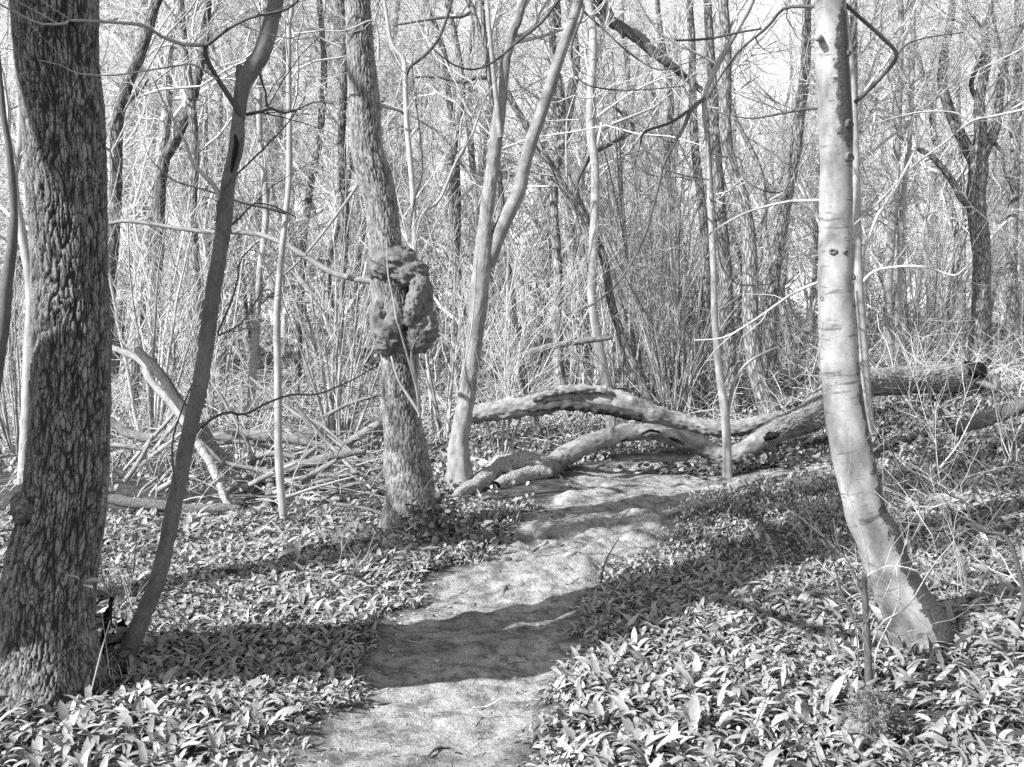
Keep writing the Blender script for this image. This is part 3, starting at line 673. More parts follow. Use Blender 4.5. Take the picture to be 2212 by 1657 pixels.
plain('barked_tree', 'pale rough trunk with a hollow knot at its foot, left of the beech', [(1668, 810, 22), (1662, 753, 17), (1662, 685, 17), (1672, 582, 15), (1683, 530, 13.5), (1696, 450, 12.5), (1706, 400, 12), (1718, 330, 12), (1728, 239, 12), (1738, 171, 11), (1742, 80, 10), (1742, 0, 9)], 15.0, 'far', .6)
plain('barked_tree', 'grey trunk just left of the path sapling, partly hidden by hazel stems', [(1522, 915, 14), (1518, 850, 12), (1515, 753, 12), (1525, 650, 12), (1522, 500, 10), (1500, 300, 9), (1495, 100, 8), (1490, 0, 7)], 14.5, 'far', .45)
# right-hand spreading tree
NY = 17.0
plain('spreading_tree', 'big forked tree at far right, limbs spreading in a fan', [(2118, 800, 28), (2117, 753, 23), (2120, 668, 20), (2120, 547, 19), (2109, 444, 20), (2113, 359, 20), (2118, 300, 14), (2116, 222, 11), (2130, 137, 10), (2128, 60, 8), (2140, 0, 7)], NY, 'far', .6, .15,
      branches=[dict(p=[(2113, 365), (2092, 325), (2058, 256), (2037, 188), (2037, 137), (2055, 34), (2058, -40)], r=(15, 7), m='far', tint=.5),
                dict(p=[(2113, 360), (2128, 325), (2152, 273), (2160, 205), (2178, 110), (2225, 30)], r=(14, 6), m='far', tint=.6),
                dict(p=[(2112, 470), (2100, 450), (2075, 425), (2058, 393), (2020, 345), (1979, 318)], r=(10, 6), m='far', tint=.65),
                dict(p=[(2140, 300), (2165, 330), (2170, 370), (2190, 420)], r=(5, 2), m='far', tint=.5),
                dict(p=[(2116, 222), (2098, 180), (2125, 110), (2118, 60), (2090, 20)], r=(6, 3), m='dark', tint=.5)])
plain('pale_tree', 'pale narrow trunk standing alone right of the beech and its sapling', [(1921, 770, 11), (1919, 700, 10), (1918, 616, 9.5), (1928, 478, 9), (1936, 342, 8.5), (1944, 137, 7), (1945, 0, 6)], 16.5, 'pale', .7)
plain('pale_tree', 'very thin trunk close right of the pale narrow trunk beyond the beech', [(1940, 775, 7.5), (1941, 700, 7), (1942, 582, 6.5), (1952, 420, 6), (1968, 250, 5), (1975, 0, 4)], 16.0, 'pale', .55)
plain('leaning_tree', 'dark ivy-grown trunk leaning right, between the oak and the leaning maple', [(215, 930, 16), (238, 600, 14), (250, 420, 13), (253, 273, 13), (273, 188, 12), (308, 102, 11.5), (335, 10, 10.5), (340, 0, 10)], 12.5, 'far', .15, branches=[dict(p=[(278, 215), (300, 195), (318, 170)], r=(7, 5), m='far', tint=.4, tw=0)])
plain('ivy_tree', 'dark mossy trunk behind the leaning maple, bending right as it rises', [(330, 900, 15), (340, 600, 13), (349, 376, 12), (376, 308, 12), (413, 222, 11), (440, 100, 9), (450, 0, 8)], 14.5, 'far', .2, moss=lambda V, rs: np.full(len(V), .4))
plain('barked_tree', 'grey trunk seen close left of the leaning maple', [(432, 860, 14), (430, 720, 13), (424, 600, 12.5), (415, 480, 11), (420, 300, 10), (400, 120, 9), (390, 0, 8)], 13.8, 'far', .45)
plain('pale_tree', 'short pale trunk between the maple and the straight thin sapling, fading into brush', [(543, 930, 10), (543, 856, 9), (553, 712, 8.5), (560, 600, 7.5), (575, 450, 7), (560, 250, 6), (570, 0, 5)], 14.2, 'pale', .6)
plain('dark_tree', 'dark mossy trunk left of the burl, in the brush behind the fallen wood', [(722, 905, 17), (722, 850, 13), (728, 750, 12), (735, 620, 11), (745, 480, 10), (738, 300, 9), (745, 100, 8), (740, 0, 7)], 14.6, 'far', .2)
plain('pale_tree', 'pale straight trunk showing in the gap right behind the oak base', [(50, 1045, 13), (56, 924, 12), (62, 780, 12), (66, 616, 11), (30, 400, 9), (45, 300, 8), (42, 100, 7), (36, 0, 6)], 9.4, 'pale', .6)
plain('dark_tree', 'dark leaning stem cut by the left edge of the photo', [(-22, 900, 16), (-5, 780, 14), (7, 700, 13.5), (14, 616, 13), (24, 548, 11), (30, 460, 8), (22, 340, 7), (8, 250, 6), (-6, 100, 5), (-15, 0, 4)], 7.5, 'smooth', .3)
plain('leaning_tree', 'thick mossy limb slanting down to the right across the sky at top centre', [(1760, 420, 11, 16), (1640, 290, 11, 16), (1560, 215, 11, 16), (1480, 165, 11, 16), (1409, 109, 11, 16), (1375, 79, 11, 16), (1324, 51, 10, 16), (1289, 20, 9, 16), (1270, 0, 8, 16)], 16, 'far', .4) if False else None
plain('barked_tree', 'pale trunk with flaking bark far right, between the spreading tree and the frame edge', [(2190, 790, 14), (2188, 680, 13), (2185, 540, 12), (2192, 380, 11), (2198, 200, 9), (2200, 0, 8)], 19.0, 'far', .7)
plain('dark_tree', 'slim dark trunk between the burl tree and the pale curved stem, far behind', [(990, 860, 9), (985, 640, 8), (988, 420, 8), (975, 250, 8), (960, 120, 7), (920, 0, 6)], 16.0, 'far', .3)
plain('barked_tree', 'grey trunk with kinks between the path sapling and the slanting limb', [(1440, 880, 9), (1450, 700, 9), (1442, 560, 8), (1445, 330, 8), (1448, 200, 7), (1430, 90, 6), (1420, 0, 5)], 16.5, 'far', .5, .2)
plain('leaning_tree', 'slender trunk leaning right behind the top of the leaning maple', [(640, 850, 9), (650, 600, 9), (668, 420, 8), (690, 300, 8), (700, 150, 7), (690, 0, 6)], 17.0, 'far', .5, .2)

# the slanting limb across the sky at the top: a limb of the straight pale trunk's neighbour
lr = bpy.data.objects['bumpy_tree']; a = Acc()
px_tube(a, [(1200, -140, 16, 14.6), (1289, 15, 13, 14.6), (1324, 48, 12.5, 14.6), (1375, 79, 12, 14.6), (1409, 109, 11, 14.6), (1460, 150, 9, 14.6), (1520, 200, 6, 14.8), (1570, 235, 4, 15)], 14.6, 12, .05, rough=.3, tint=.25)
px_tube(a, [(1204, 60, 10, 14.2), (1195, -40, 13, 14.4), (1200, -140, 16, 14.6)], 14.4, 12, .05, rough=.2, tint=.3)
px_tube(a, [(1295, 5, 6, 14.5), (1306, 0, 5, 14.3), (1327, 44, 5, 14.2), (1347, 82, 3, 14.2)], 14.3, 8, .05, tint=.1)
a.build('limb', M['rough'], lr, tuple(lr.location))

# ------------------------------------------------------------------ fallen logs
LGY = ground(1560, 1012)
def moss_top(am, lo=.0):
    def f(V, rs):
        g = gz(V[:, 0], V[:, 1]); return np.clip(lo + am * sst(.5, .0, V[:, 2] - g), 0, 1)
    return f
root = empty('fallen_tree', at(1640, 985, 10.6), 'fallen trunk whose two bare limbs arch over the path', 'fallen tree')
lb = tuple(root.location)
d0 = LGY
def log_disp(am, sx=30, sz=12): return lambda rest, th, L, r: (vor(rest, sx, sz, .5) - .5) * am
a = Acc()
px_tube(a, [(2145, 836, 22, 12.9), (2100, 822, 29, 12.8), (2041, 818, 30, 12.5), (1973, 822, 28, 12.2), (1887, 826, 30, 11.9), (1830, 838, 34, 11.6), (1790, 868, 36, 11.2), (1762, 893, 34, 10.9), (1740, 906, 30, 10.8), (1706, 920, 27, 10.7), (1672, 934, 26, 10.6), (1640, 950, 24, 10.5)],
        11, 130, .012, disp=lambda rest, th, L, r: (furrow(rest, 40, 36, 5, 16) - .5) * .016, rough=.12, moss=moss_top(.3, .0), tint=lambda n: vt(-.1, .75)(n))
a.build('trunk', M['log'], root, lb)
a = Acc()
px_tube(a, [(1672, 932, 24, 10.6), (1631, 957, 23, 10.5), (1586, 984, 22, 10.4), (1545, 980, 21, 10.4), (1501, 958, 21, 10.35), (1460, 946, 19, 10.3), (1409, 934, 17, 10.25), (1358, 934, 19, 10.2), (1306, 946, 20, 10.1), (1255, 965, 21, 10.0), (1211, 992, 23, 9.9), (1180, 1014, 23, 9.8), (1150, 1025, 16, 9.75)],
        10.3, 40, .02, disp=log_disp(.010), rough=.15, moss=moss_top(.35), tint=.85, drop=True)
a.build('limb', M['arch'], root, lb)
a = Acc()
px_tube(a, [(1690, 905, 18, 11.2), (1631, 918, 18, 11.0), (1580, 927, 18, 10.95), (1528, 924, 18, 10.9), (1460, 909, 19, 10.9), (1409, 897, 23, 10.85), (1358, 876, 26, 10.8), (1306, 866, 27, 10.8), (1238, 857, 26, 10.8), (1170, 868, 27, 10.75), (1136, 877, 24, 10.7), (1084, 885, 22, 10.7), (1040, 893, 20, 10.7), (1005, 898, 18, 10.7)],
        10.8, 44, .02, disp=log_disp(.02), rough=.2, moss=moss_top(.2), tint=.6)
a.build('limb', M['dead'], root, lb)
# sloughing bark plates along the upper limb
for pts in ([(1140, 884, 7, 10.63), (1200, 876, 10, 10.62), (1260, 878, 10, 10.62), (1320, 886, 11, 10.63), (1385, 902, 8, 10.70)], [(1150, 862, 9, 10.62), (1190, 848, 9, 10.62), (1250, 840, 8, 10.66), (1310, 843, 8, 10.68)]):
    a = Acc(); px_tube(a, pts, 10.6, 16, .02, disp=log_disp(.03, 30, 8), rough=.4, tint=.05 if pts[0][1] > 870 else .7); a.build('loose_bark', M['rough'] if pts[0][1] > 870 else M['dead'], root, lb)
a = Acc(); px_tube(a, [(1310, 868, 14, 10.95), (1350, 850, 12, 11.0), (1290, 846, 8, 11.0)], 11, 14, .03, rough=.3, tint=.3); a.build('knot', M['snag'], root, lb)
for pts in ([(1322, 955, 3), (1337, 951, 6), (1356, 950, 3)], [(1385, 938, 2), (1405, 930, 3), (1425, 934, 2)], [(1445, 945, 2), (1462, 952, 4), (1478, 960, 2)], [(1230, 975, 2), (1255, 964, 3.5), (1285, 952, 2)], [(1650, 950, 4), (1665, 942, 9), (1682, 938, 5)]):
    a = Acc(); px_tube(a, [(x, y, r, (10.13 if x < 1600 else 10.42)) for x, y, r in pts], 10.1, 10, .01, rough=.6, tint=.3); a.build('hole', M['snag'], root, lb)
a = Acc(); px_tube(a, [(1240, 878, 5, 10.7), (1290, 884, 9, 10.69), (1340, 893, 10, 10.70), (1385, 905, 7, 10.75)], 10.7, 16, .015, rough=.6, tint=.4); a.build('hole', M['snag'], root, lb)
# hollow end of the trunk
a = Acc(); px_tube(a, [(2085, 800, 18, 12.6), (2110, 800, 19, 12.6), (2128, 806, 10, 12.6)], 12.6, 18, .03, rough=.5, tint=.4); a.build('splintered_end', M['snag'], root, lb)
a = Acc(); px_tube(a, [(2110, 822, 8, 12.6), (2150, 838, 7, 12.5), (2148, 820, 3, 12.5)], 12.6, 10, .03, rough=.3, tint=.4); a.build('branch', M['log'], root, lb)
# gnarled root-like wood at the left foot of the lower arch
def fallen(name, label, pts, Y, mat='log', tint=.5, sides=14, cat='fallen branch', rough=.2, moss=None, seg=.03, subs=(), twn=0, disp=None, group=None, rs_=1.35):
    P = [at(q[0], q[1], min(q[3] if len(q) > 3 else Y, ground(q[0], q[1] + q[2] * .6))) for q in pts]; base = P[len(P) // 2].copy(); base[2] -= .02
    pts = [(q[0], q[1], q[2] * rs_) + tuple(q[3:]) for q in pts]; a = Acc(); Pc, rc = px_tube(a, pts, Y, sides, seg, rough=rough, tint=tint, moss=moss, disp=disp, drop=True)
    for s_ in subs: px_tube(a, s_, Y, 14, seg, rough=rough, tint=tint, moss=moss, drop=True)
    if twn:
        bl_ = resamp(Pc, rc); b2 = spawn(*bl_, twn, .1, 1, .2, .9, 25, 70, K=5, rf=.5, rmax=.007, rmin=.002, up=0, wig=.2); batch(a, b2[0], b2[1], 3, np.full(twn, tint))
    o = a.build(name, M[mat], None, base); o.location = tuple(base); return tag(o, label, cat, group)
fallen('mossy_root', 'gnarled mossy root curling over the soil at the left foot of the lower log', [(975, 1080, 6), (1000, 1064, 11), (1035, 1045, 14), (1062, 1024, 17), (1090, 1008, 20), (1120, 998, 18), (1150, 994, 13), (1185, 998, 8)], 9.4, 'log', .05, 24, 'root', .35, moss_top(.7, .3), disp=log_disp(.012),
       subs=([(1070, 1050, 14), (1110, 1036, 18), (1150, 1024, 20), (1190, 1016, 16)], [(1085, 1010, 8, 9.3), (1102, 1018, 10, 9.25), (1100, 1035, 7, 9.25)]))
fallen('fallen_limb', 'barkless pale stick lying flat right behind the forked tree foot', [(1015, 992, 5), (1040, 1000, 7), (1065, 1010, 6), (1088, 1018, 4)], 10.2, 'pale', .95)
fallen('fallen_limb', 'thin dead branch slanting up to the right above the upper arched log', [(1075, 800, 4.5), (1110, 778, 5), (1160, 756, 5.5), (1225, 742, 5), (1290, 733, 4.5), (1320, 730, 3)], 11.5, 'log', .4, twn=8)
fallen('fallen_limb', 'half buried dark log at the far right edge on the bank', [(2060, 932, 8), (2100, 916, 11), (2144, 902, 11), (2190, 884, 11), (2240, 862, 11)], 9.6, 'log', .15, 20, moss=moss_top(.3, .2), disp=log_disp(.012))
# the tangle of fallen wood on the left
FLY = 9.2
fallen('fallen_limb', 'broken pale limb slanting down from the oak to the ground, longest of the fallen wood', [(212, 735, 7, 9.6), (240, 750, 8, 9.6), (308, 782, 9.5, 9.5), (325, 821, 10, 9.4), (386, 890, 11, 9.2), (427, 958, 11, 8.9), (455, 1003, 11, 8.6), (480, 1060, 10, 8.2), (495, 1105, 10, 8.0), (511, 1162, 9, 7.75)], FLY, 'log', .8, 24, twn=8, rs_=.85, disp=log_disp(.012))
fallen('fallen_limb', 'dark mossy branch lying against the top of the broken pale limb', [(296, 755, 6), (330, 790, 8), (355, 820, 8), (375, 850, 8), (395, 880, 8), (420, 905, 7)], 9.1, 'log', .15, 16, moss=lambda V, rs: np.full(len(V), .4))
fallen('fallen_limb', 'long level bough running right from the oak behind the leaning maple', [(232, 905, 6), (260, 926, 7), (280, 938, 8), (325, 948, 8.5), (393, 944, 8), (461, 948, 9), (513, 941, 11), (560, 943, 11), (600, 946, 9), (649, 953, 7), (700, 965, 5), (760, 975, 3)], 10.2, 'dead', .5, 18, moss=moss_top(.0, .3), twn=10)
fallen('fallen_limb', 'sagging mossy branch bent like a wide V beneath the level bough', [(430, 915, 9), (445, 940, 10), (461, 972, 10), (496, 999, 11), (547, 1023, 11), (581, 1028, 12), (632, 1009, 10), (684, 996, 9), (735, 982, 7), (790, 975, 4)], 9.2, 'log', .5, 20, moss=lambda V, rs: np.full(len(V), .3), disp=log_disp(.01),
       subs=([(581, 1028, 10), (585, 1060, 11), (578, 1090, 10), (572, 1108, 9)], [(645, 1005, 6), (660, 985, 6), (685, 965, 5)]))
fallen('fallen_log', 'thick mossy log lying level just left of the burl tree', [(640, 945, 9), (680, 935, 11), (701, 926, 12), (760, 922, 13), (830, 926, 12)], 11.0, 'log', .45, 22, moss=lambda V, rs: np.full(len(V), .35), cat='fallen log', subs=([(735, 965, 8), (765, 948, 8), (790, 936, 8), (815, 928, 7)],))
fallen('fallen_log', 'low mossy log on the ground running from the oak past the maple foot', [(205, 1062, 8), (226, 1071, 9), (273, 1085, 9), (342, 1091, 9), (410, 1100, 8), (478, 1098, 8), (520, 1100, 6)], 7.9, 'log', .65, 20, moss=moss_top(.2, .35), cat='fallen log')
for lab, pts, Yq, m_, tt in [
    ('pale pole leaning left behind the leaning maple, right one of two parallel poles', [(391, 901, 4), (335, 970, 4.5), (278, 1039, 4)], 9.6, 'dead', .9),
    ('pale pole leaning left behind the leaning maple, left one of two parallel poles', [(374, 896, 3.5), (322, 955, 4), (268, 1016, 3.5)], 9.7, 'dead', .9),
    ('thin bright stick falling steeply right just right of the leaning maple', [(455, 820, 2.4), (500, 895, 3), (552, 993, 3)], 9.4, 'dead', 1),
    ('longest bright stick, sloping down right to the foot of the burl tree', [(540, 815, 2.5), (620, 880, 3), (684, 924, 3.5), (759, 982, 4), (828, 1042, 3.5)], 9.3, 'dead', 1),
    ('bright stick sloping just above and parallel to the longest bright stick', [(600, 868, 2.4), (650, 895, 2.8), (702, 925, 3), (770, 985, 2.6)], 9.5, 'dead', .95),
    ('short thick mossy bough under the left arm of the V branch', [(485, 1068, 7), (510, 1046, 8), (533, 1026, 7)], 8.9, 'log', .6),
    ('short mossy bough on the right side of the heap above the level sticks', [(652, 1042, 5), (690, 1016, 6), (728, 994, 5)], 8.9, 'log', .6),
    ('thick mossy bough sloping up to meet the thick mossy log by the burl tree', [(740, 962, 7), (780, 938, 8), (820, 915, 8)], 10.4, 'log', .6),
    ('mossy bough curving over behind the V branch', [(536, 1010, 6), (556, 986, 7), (600, 980, 6), (642, 990, 5)], 9.4, 'log', .55)]:
    fallen('fallen_bough', lab, pts, Yq, m_, tt, 12, twn=4, rs_=1.1)
SL = ['straight stick just left of the burl tree, uppermost of the long ones there', 'lowest long stick running level into the foot of the burl tree', 'level stick between the straight thin sapling and the burl tree, under the V branch', 'stick slanting up through the crook of the V branch',
      'stick crossing under the V branch from upper left to lower right', 'thin stick leaning up behind the leaning maple, left of its foot', 'thin stick leaning up right beside the oak trunk', 'short stick lying just right of the leaning maple above the low mossy log', 'long steep stick falling toward the foot of the burl tree from the upper left',
      'thin steep stick behind the straight thin sapling', 'short stick low in the garlic left of the burl tree', 'stick lying level between oak and leaning maple below the level bough', 'stick lying along the level bough behind the V branch', 'short stick sloping up onto the burl tree above the thick mossy log']
for i, (x0, y0, x1, y1, r_, Y_) in enumerate([(620, 1062, 830, 1010, 4.5, 8.9), (640, 1078, 826, 1058, 5, 8.6), (600, 1040, 830, 1032, 4, 9.1), (520, 1060, 640, 1000, 5, 8.8), (480, 1000, 700, 1075, 4, 8.9), (300, 1010, 400, 930, 4.5, 9.3), (270, 1040, 330, 940, 4.5, 9.0), (340, 1060, 430, 1030, 5, 8.5),
                                        (640, 880, 830, 1085, 3.8, 9.2), (560, 860, 720, 1000, 3, 9.6), (690, 1085, 800, 1040, 4, 8.4), (230, 960, 400, 1000, 4, 9.5), (455, 960, 620, 978, 4, 9.6), (700, 900, 835, 850, 3, 10.5)]):
    mx, my = (x0 + x1) / 2 + random.uniform(-12, 12), (y0 + y1) / 2 + random.uniform(-14, 14)
    fallen('fallen_stick', SL[i], [(x0, y0, r_), (mx, my, r_ * .9), (x1, y1, r_ * .5)], Y_, 'dead' if i % 2 else 'log', random.uniform(.4, .95), 8, twn=5, group='sticks in the tangle of fallen wood')

for i in range(48):
    x0 = random.uniform(560, 800); y0 = random.uniform(985, 1095); ln = random.uniform(60, 190); an = random.uniform(-.45, .25); r_ = random.uniform(1.8, 4)
    if i > 34: x0 = random.uniform(235, 420); an = random.uniform(-1.3, -.2); ln *= .6
    x1 = x0 + ln * math.cos(an); y1 = y0 + ln * math.sin(an)
    if x1 > 838: x1 = 838
    Yq = ground((x0 + x1) / 2, max(y0, y1) + 8)
    fallen('dead_stick', 'thin dead stick, one of many alike heaped between the oak and the burl tree', [(x0, y0, r_), ((x0 + x1) / 2 + random.uniform(-8, 8), (y0 + y1) / 2 + random.uniform(-10, 6), r_ * .85), (x1, y1, r_ * .5)], Yq, 'dead' if i % 3 else 'log', random.uniform(.5, 1), 7, twn=3, group='thin dead sticks heaped between the oak and the burl tree', rs_=1)

# black snags at the oak's foot
for pts, lab in (([(232, 1425, 20), (230, 1370, 15), (236, 1325, 9), (240, 1290, 3)], 'black rotten stump spike nearest the oak foot'), ([(255, 1425, 17), (262, 1375, 11), (268, 1325, 3)], 'black rotten stump spike touching the leaning maple foot')):
    P = at(pts[0][0], pts[0][1], MY + .12)
    a = Acc(); px_tube(a, pts, MY + .12, 20, .01, rough=.5, disp=log_disp(.02, 50, 10)); o = a.build('rotten_stump', M['snag'], None, P); o.location = tuple(P); tag(o, lab, 'stump')
# broken stub with shoots in front of the beech
TY = ground(1877, 1490)
traced('broken_sapling', 'dark broken off sapling stub with thin side shoots in front of the beech', 'sapling', [(1877, 1490, 9), (1875, 1420, 8.5), (1872, 1350, 7.5), (1868, 1290, 6.5), (1867, 1241, 5.5)], TY, M['smooth'], sides=16, seg=.01, ext=0, sink=.05, tint=.3,
       branches=[dict(p=[(1870, 1390), (1840, 1330), (1815, 1270), (1800, 1210), (1775, 1165)], r=(3, 1.2), m='dark', tint=.9),
                 dict(p=[(1872, 1330), (1878, 1260), (1872, 1200), (1862, 1150), (1840, 1090), (1815, 1030)], r=(2.4, 1.0), m='pale'),
                 dict(p=[(1880, 1400), (1905, 1345), (1960, 1310), (2010, 1230), (2060, 1170)], r=(2.8, 1.0), m='pale'),
                 dict(p=[(1868, 1300), (1845, 1235), (1812, 1180), (1800, 1120)], r=(2.2, 1), m='dark', tint=.8),
                 dict(p=[(1868, 1480), (1855, 1440), (1850, 1370), (1835, 1310), (1790, 1260)], r=(2.4, 1), m='dark', tint=.9),
                 dict(p=[(1885, 1480), (1895, 1400), (1940, 1300), (1935, 1220)], r=(2, .9), m='twig')],
       tw=dict(n1=3, n2=10, n3=10, t0=.3, L1=(.2, .5), rmax=.004, L2=(.1, .3)))
RY = ground(2150, 1370)
traced('crooked_shrub', 'crooked dark shrub branch reaching in from the right edge', 'shrub', [(2195, 1352, 6), (2212, 1305, 5.5), (2206, 1255, 5), (2192, 1200, 4.8), (2170, 1158, 4.4), (2126, 1147, 3.8), (2097, 1122, 3.2), (2085, 1085, 2.6), (2040, 1060, 2.2), (2024, 1000, 2), (2024, 951, 1.8)], RY, M['dark'], sides=10, seg=.02, ext=0, tint=.6,
       branches=[dict(p=[(2126, 1147), (2160, 1100), (2190, 1060), (2215, 1050)], r=(2.2, 1), m='dark'), dict(p=[(2024, 951), (1990, 900), (1966, 856), (1940, 810)], r=(1.8, .9), m='dark'), dict(p=[(2030, 1010), (2070, 960), (2100, 900), (2120, 860)], r=(1.8, .9), m='twig')],
       tw=dict(n1=10, n2=40, n3=60, t0=.2, L1=(.3, .7), rmax=.005, L2=(.1, .4)))
CY = ground(1298, 1268)
traced('tiny_sapling', 'single tiny leafless shoot beside the right edge of the path', 'sapling', [(1297, 1285, 2.2), (1300, 1240, 1.8), (1312, 1205, 1.5), (1335, 1165, 1.1)], CY, M['dark'], sides=8, seg=.02, ext=0, sink=.03, tw=dict(n1=6, n2=14, n3=0, t0=.4, L1=(.1, .3), rmax=.002, L2=(.05, .15)))

# mossy clump at bottom right
GY = ground(1885, 1600)
pc = at(1885, 1570, GY); base = pc.copy(); base[2] = float(gz(pc[0], pc[1]))
a = Acc(); blob(a, (pc[0], pc[1], base[2] + .03), (.085, .09, .13), 40, .35, 9, 2.0, moss=.9); blob(a, (pc[0] - .05, pc[1] - .04, base[2] + .01), (.06, .07, .09), 30, .35, 9, 5.0, moss=.9)
o = a.build('mossy_stump', M['burl'], None, base); o.location = tuple(base); tag(o, 'small stump wrapped in feathery moss among the garlic leaves, bottom right', 'stump')

# ------------------------------------------------------------------ off-frame trees that throw the shade across the foreground
def offtree(x, y, r, h, label, pts=None):
    base = np.array((x, y, float(gz(x, y)))); root = empty('shade_tree', base, label, 'tree')
    P = np.array([[x, y, -.1], [x + .03, y, 1], [x - .02, y + .05, 2.5], [x + .1, y, 4.5], [x, y + .1, 7], [x + .2, y, h]]) if pts is None else np.array(pts); Pc = catmull(P, 6); rc = np.interp(np.linspace(0, 1, len(Pc)), [0, .08, .5, 1], [r * 1.35, r, r * .85, r * .4])
    a = Acc(); V, Q, T, rs = tube(Pc, rc, 28, .08, None, True, .1, x); a.add(V, Q, T, rs); a.build('trunk', M['oak'], root, base)
    a = Acc(); twigs_on(a, resamp(Pc, rc), n1=22, n2=160, n3=300, L1=(1.2, 3.5), t0=.4, rmax=.06, L2=(.5, 1.6)); a.build('crown', M['twig'], root, base)
offtree(-2.68, 4.5, .35, 9, 'thick crooked trunk just outside the left edge, leaning over the oak foot', [(-2.66, 4.5, -.2), (-2.68, 4.5, 0), (-2.70, 3.84, 1.3), (-2.85, 3.05, 2.8), (-3.5, 3.1, 4.4), (-4.2, 3.8, 6.5), (-4.2, 4.4, 9)])
offtree(-6.0, 3.2, .13, 9, 'slender trunk outside the left edge, beyond the thick one')

# ------------------------------------------------------------------ generated wood behind: prototypes, then copies
def proto_tree(kind, h, r, seedtint):
    """returns (trunk mesh, crown mesh) standing at the origin"""
    n = 9; z = np.linspace(-.15, h, n); lean = rng.normal(size=2) * .12
    wx = np.cumsum(rng.normal(size=n) * .10) + lean[0] * z; wy = np.cumsum(rng.normal(size=n) * .10) + lean[1] * z
    wx -= wx[0]; wy -= wy[0]
    P = np.stack([wx, wy, z], 1); Pc = catmull(P, 5); rc = r * np.interp(np.linspace(0, 1, len(Pc)), [0, .04, .15, 1], [1.5, 1.12, 1, .3])
    a = Acc(); V, Q, T, rs = tube(Pc, rc, 12, .12, None, True, .18, h); a.add(V, Q, T, rs, seedtint, .2 if kind == 'mossy' else None)
    tm = a.build('trunk', M['far'])
    a = Acc(); line = resamp(Pc, rc, 14)
    b1 = spawn(*line, 26, .12, 1, .8, 3.6, 30, 75, K=8, rf=.45, rmax=.05, rmin=.008, up=.10, wig=.24)
    b2 = spawn(*b1, 170, .1, 1, .5, 1.7, 25, 65, K=6, rf=.55, rmax=.016, rmin=.004, up=.04, wig=.28)
    b3 = spawn(*b2, 2600, .1, 1, .25, .9, 25, 75, K=4, rf=.6, rmax=.006, rmin=.0026, up=.03, wig=.25)
    for b, sd in ((b1, 5), (b2, 4), (b3, 3)): batch(a, b[0], b[1], sd, np.clip(rng.normal(seedtint, .28, len(b[0])), 0, 1))
    cm = a.build('crown', M['twig']); return tm, cm
def dup(protos, root, rot, s):
    for p in protos:
        c = p.copy(); COL.objects.link(c); c.parent = root
    root.rotation_euler = (0, 0, rot); root.scale = (s, s, s)
PT = [proto_tree(*q) for q in (('slim', 9, .07, .7), ('slim', 11, .09, .85), ('mossy', 10, .12, .45), ('slim', 8, .05, .9), ('mossy', 12, .15, .6), ('slim', 9, .06, .45), ('slim', 10, .08, .8))]
taken = [(bpy.data.objects[o.name].location.x, bpy.data.objects[o.name].location.y) for o in scene.objects if o.type == 'EMPTY']
GL = {'slim': ('slender_tree', 'slender bare tree of the wood behind, one of many alike in the thicket of twigs', 'slender bare trees filling the wood behind'),
      'mossy': ('stout_tree', 'stouter bare trunk of the wood behind, one of several alike among the slender trees', 'stouter bare trunks in the wood behind')}
kinds = ['slim', 'slim', 'mossy', 'slim', 'mossy', 'slim', 'slim']
cnt = 0; tries = 0
while cnt < 80 and tries < 4000:
    tries += 1
    Yd = 11.5 + 24 * rng.random() ** .9; Xd = rng.uniform(-.55, .55) * Yd
    if any(math.hypot(Xd - a_, Yd - b_) < .8 for a_, b_ in taken) or (abs(Xd - .8) < 2.6 and Yd < 13) or (1 < Xd < 6 and Yd < 14): continue
    k = int(rng.integers(0, len(PT)))
    if (kinds[k] == 'mossy' and Yd < 20) or Yd < 14: continue
    nmk, lab, grp = GL[kinds[k]]
    root = empty(nmk, (Xd, Yd, float(gz(Xd, Yd))), lab, 'tree', grp); dup(PT[k], root, rng.uniform(0, 6.28), rng.uniform(.8, 1.15)); taken.append((Xd, Yd)); cnt += 1
for p in PT:
    for o in p: bpy.data.objects.remove(o)

# hazel coppice: many upright stems from one stool
def proto_hazel(ns, h, tl):
    st = []; rr = []
    for i in range(ns):
        az = rng.uniform(0, 6.28); tilt = rng.uniform(.03, .38); K = 9; L = h * rng.uniform(.6, 1.1); d = np.array((math.cos(az) * tilt, math.sin(az) * tilt, 1.0)); d /= np.linalg.norm(d)
        p = np.array((math.cos(az) * .12 * rng.random(), math.sin(az) * .12 * rng.random(), -.05)); pts = [p]
        for k in range(K - 1):
            d = d + rng.normal(size=3) * .05 + np.array((math.cos(az), math.sin(az), 0)) * .02; d /= np.linalg.norm(d); p = p + d * L / (K - 1); pts.append(p)
        st.append(pts); r0 = rng.uniform(.008, .026); rr.append(np.linspace(r0, r0 * .3, K))
    st = np.array(st); rr = np.array(rr); a = Acc(); batch(a, st, rr, 7, np.clip(rng.normal(tl, .25, ns), 0, 1)); s_ = a.build('stems', M['pale'])
    a = Acc(); b1 = spawn(st, rr, 110, .2, 1, .4, 1.5, 15, 50, K=6, rf=.5, rmax=.008, rmin=.003, up=.08, wig=.18); b2 = spawn(*b1, 420, .15, 1, .2, .7, 20, 60, K=4, rf=.6, rmax=.004, rmin=.002, up=.05, wig=.22)
    for b in (b1, b2): batch(a, b[0], b[1], 3, np.clip(rng.normal(tl, .25, len(b[0])), 0, 1))
    return s_, a.build('twigs', M['twig'])
PH = [proto_hazel(*q) for q in ((16, 4.2, .6), (11, 3.4, .75), (22, 4.8, .45), (8, 2.6, .8))]
